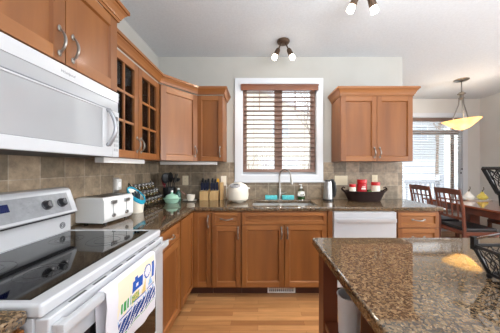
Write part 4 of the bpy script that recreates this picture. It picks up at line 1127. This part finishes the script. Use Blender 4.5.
m = MB(); m.lathe([(0, -.19), (.008, -.187), (.014, -.175), (.02, -.162), (.018, -.156), (0, -.156)], seg=14, M=TM); m.build('finial', nickel, r)
l = bpy.data.lights.new('pendant_bulb', 'POINT'); l.energy = 13; l.color = (1, .95, .86); l.shadow_soft_size = .05
o = bpy.data.objects.new('pendant_bulb', l); C.objects.link(o); o.parent = r; o.location = (.03, -.06, -.70)

# ------------------------------------------------------------------ dining furniture
r = thing('dining_table', 'dark cherry dining table in the dining room behind the island', 'table', (3.62, 3.45, 0))
m = MB(); m.slab([-.48, .48], [-.90, .78], lambda u, v: True, .715, .75, 'z', .008); m.build('table_top', noise_mat('cherry_gloss', [(.3, (120, 60, 38)), (.7, (148, 80, 52))], (1, .15, 1), 5, 10, .08, coat=1), r)
m = MB(); m.slab([-.43, -.40, .40, .43], [-.84, -.81, .70, .73], lambda u, v: not (-.4 < u < .4 and -.81 < v < .70), .62, .714); m.build('apron', dark_wood, r)
m = MB(); m.box(-.08, .08, -.45, -.29, .05, .619, .006); m.build('pedestal', dark_wood, r)
m = MB(); m.box(-.08, .08, .25, .41, .05, .619, .006); m.build('pedestal', dark_wood, r)
m = MB()
m.box(-.03, .03, -.289, .249, .18, .25, .004); m.build('stretcher', dark_wood, r)
for y in (-.37, .33):
    m = MB(); m.box(-.33, .33, y-.05, y+.05, .001, .0495, .01); m.build('trestle_foot', dark_wood, r)

def chair(label, loc, rz):
    """seat faces local +x, back at local -x"""
    t = thing('dining_chair', label, 'chair', loc, rz, 'dining chairs')
    W = .225
    for s in (-1, 1):
        m = MB(); m.tube([(-.24, s*(W-.02), .001), (-.215, s*(W-.02), .45), (-.235, s*(W-.02), .75), (-.29, s*(W-.02), 1.02)], [.019, .021, .020, .016], 8); m.build('back_post', dark_wood, t)
        m = MB(); m.box(.18, .22, s*(W-.02)-.02, s*(W-.02)+.02, .001, .43, .003); m.build('leg', dark_wood, t)
    m = MB(); m.box(-.215, .225, -W, W, .395, .445, .006); m.build('seat_frame', dark_wood, t)
    m = MB(); m.box(-.19, .225, -W+.01, W-.01, .4455, .49, .016); m.build('cushion', black_cushion, t)
    bx_ = lambda z: -.215-.0*z-(.02*(z-.45)/.3 if z < .75 else .02+.055*(z-.75)/.27)
    def rail(name, z0, z1, th=.011):
        m = MB(); n = 6
        for i in range(n):
            ya = -W+.02+(2*W-.04)*i/n; yb = -W+.02+(2*W-.04)*(i+1)/n
            c = lambda y: -.012*math.cos(y/W*PI/2)
            cr_ = (lambda y: .018*math.cos(y/W*PI/2)) if name == 'top_rail' else (lambda y: 0)
            k = bmesh.new(); vs = []
            for y in (ya, yb):
                for z, xo in ((z0, -th), (z0, th), (z1+cr_(y), th), (z1+cr_(y), -th)): vs.append(k.verts.new((bx_(z)+xo+c(y), y, z)))
            for f in ((0, 1, 2, 3), (7, 6, 5, 4), (0, 4, 5, 1), (1, 5, 6, 2), (2, 6, 7, 3), (3, 7, 4, 0)): k.faces.new([vs[q] for q in f])
            m.merge(k)
        bmesh.ops.remove_doubles(m.bm, verts=m.bm.verts[:], dist=1e-5)
        bmesh.ops.recalc_face_normals(m.bm, faces=m.bm.faces[:])
        m.build(name, dark_wood, t)
    rail('top_rail', .945, 1.01, .013); rail('cross_rail', .855, .875); rail('lower_rail', .60, .635)
    for i in range(4):
        y = -.135+.09*i; c = -.012*math.cos(y/W*PI/2)
        m = MB(); m.tube([(bx_(.636)+c, y, .62), (bx_(.76)+c, y, .76), (bx_(.95)+c, y, .95)], .011, 6); m.build('slat', dark_wood, t)
    for y in (-.205, .205):
        m = MB(); m.tube([(-.21, y, .19), (.20, y, .19)], .011, 8); m.build('stretcher', dark_wood, t)
    return t
c0 = chair('cherry dining chair with lattice back, nearer of the two left of the table', (3.02, 3.22, 0), 0)
copy_thing(c0, (3.02, 3.79, 0), .05, 'cherry dining chair with lattice back, farther of the two left of the table')
copy_thing(c0, (4.12, 3.55, 0), PI, 'cherry dining chair with black cushion tucked in at the far right side of the table')
def gourd(label, x, y, mt, h=1.0):
    t = thing('ceramic_gourd', label, 'ornament', (x, y, .757))
    m = MB(); m.lathe([(0, 0), (.05*h, .002), (.078*h, .03*h), (.08*h, .05*h), (.055*h, .085*h), (.03*h, .11*h), (.02*h, .14*h), (0, .145*h)], seg=24, wav=lambda a, q: 1+.04*math.cos(8*a)); m.build('gourd_body', mt, t)
    m = MB(); m.tube([(0, 0, .14*h), (.008, 0, .17*h), (.03, 0, .19*h), (.022, 0, .23*h)], [.010, .008, .006, .005], 8); m.build('stem', cork, t)
r = thing('tray', 'flat white tray on the dining table under the two gourds', 'tray', (3.82, 3.90, .7503))
m = MB(); m.lathe([(0, 0), (.20, 0), (.215, .012), (.205, .012), (.19, .006), (0, .006)], seg=32, sx=1.25, sy=.7); m.build('tray_body', ceramic_white, r)
gourd('white ceramic gourd with curled stem, left on the dining table tray', 3.70, 3.90, ceramic_white, 1.0)
gourd('yellow ceramic gourd with curled stem, right on the dining table tray', 3.94, 3.90, ceramic_yellow, .95)

# ------------------------------------------------------------------ outdoors
m = MB(); m.box(-30, 40, BY+.2, 60, -.35, -.25); o = m.build('ground', snow); o['kind'] = 'structure'
def house(label, x, y, w_, d, h, wallm, rise=2.2, garage=True):
    t = thing('house', label, 'house', (x, y, -.25))
    m = MB(); m.box(-w_/2, w_/2, 0, d, 0, h); m.prism([(-w_/2, h), (w_/2, h), (0, h+rise)], 0, d, 'y'); m.build('wall', wallm, t)
    m = MB(); o_ = .4; m.prism([(-w_/2-o_, h-.1), (0, h+rise+.15), (w_/2+o_, h-.1), (w_/2+o_, h-.3), (0, h+rise-.05), (-w_/2-o_, h-.3)], -.4, d+.4, 'y'); m.build('roof', roof_mat, t)
    for wx in ((-w_*.3, w_*.28) if garage else (-w_*.3, 0, w_*.3)):
        for wz in ((1.2, 3.6) if h > 4 else (1.2,)):
            if garage and wx > 0 and wz < 2: continue
            m = MB(); m.slab([wx-.6, wx-.52, wx+.52, wx+.6], [wz, wz+.08, wz+1.12, wz+1.2], lambda u, v: not (wx-.52 < u < wx+.52 and wz+.08 < v < wz+1.12), -.06, -.002, 'y'); f = m.build('window', white_trim, t)
            m = MB(); m.box(wx-.52, wx+.52, -.03, -.004, wz+.08, wz+1.12); m.build('pane', ext_win, f)
    if garage:
        m = MB()
        for i in range(4): m.box(w_*.28-1.3, w_*.28+1.3, -.06, -.002, .05+.55*i, .57+.55*i, .02)
        m.build('garage_door', white_trim, t)
house('beige house with garage door seen through the kitchen blind', -1.0, 15, 9, 8, 5.2, siding)
house('grey house standing right of the beige house outdoors', 10.0, 17, 8.5, 8, 5.0, siding2)
house('beige low house behind the grey house, seen through the dining room blind', 16.0, 27, 9, 8, 3.4, siding, 1.8, False)
def tree(label, x, y, h, seed, name='bare_tree', shrub=False):
    rng = random.Random(seed); t = thing(name, label, 'shrub' if shrub else 'tree', (x, y, -.25))
    m = MB(); br = []
    def grow(mb, p, d, L, rad, lev):
        q = p+d*L; mid = (p+q)/2+Vector((rng.uniform(-1, 1), rng.uniform(-1, 1), 0))*L*.05
        mb.tube([p, mid, q], [rad, rad*.85, rad*.65], 6 if lev < 2 else 4)
        if lev >= (3 if shrub else 4): return
        for k in range(3 if lev else 4):
            nd = (d+Vector((rng.uniform(-.8, .8), rng.uniform(-.8, .8), rng.uniform(-.1, .5)))).normalized()
            grow(mb, q if k else mid, nd, L*rng.uniform(.6, .78), rad*.6, lev+1)
    if shrub:
        for k in range(7): grow(m, Vector((rng.uniform(-.2, .2), rng.uniform(-.2, .2), 0)), Vector((rng.uniform(-.4, .4), rng.uniform(-.4, .4), 1)).normalized(), h*.45, .012, 1)
        m.build('stems', bark, t)
    else:
        m.tube([(0, 0, 0), (0, 0, h*.3)], [.07, .06], 10); m.build('trunk', bark, t)
        m = MB(); grow(m, Vector((0, 0, h*.3)), Vector((.05, 0, 1)).normalized(), h*.22, .055, 0); m.build('branches', bark, t)
tree('bare leafless shrub just outside the kitchen window at its left', -.1, 5.2, 2.1, 3, 'bare_shrub', True)
tree('bare tree beyond the right half of the kitchen window', 2.2, 9.5, 5.5, 11)
tree('bare tree beyond the deck outside the dining room', 7.74, 9.6, 6, 5)
tree('farther bare tree outside the right part of the dining window', 13.8, 14.5, 7, 8)
r = thing('deck_railing', 'pale deck railing with balusters and square post outside the dining window', 'railing', (0, 6.1, 0))
m = MB(); m.box(2.2, 5.0, -.05, .09, .95, .99, .005); m.box(2.2, 5.0, -.02, .04, .88, .93); m.box(2.2, 5.0, -.02, .04, .02, .08); m.build('rail', deck_white, r)
m = MB(); m.box(4.95, 5.08, -.05, .08, -.25, 1.12, .005); m.build('post', deck_white, r)
for i in range(21):
    x = 2.27+.13*i; m = MB(); m.box(x-.019, x+.019, -.012, .026, .081, .879); m.build('baluster', deck_white, r)
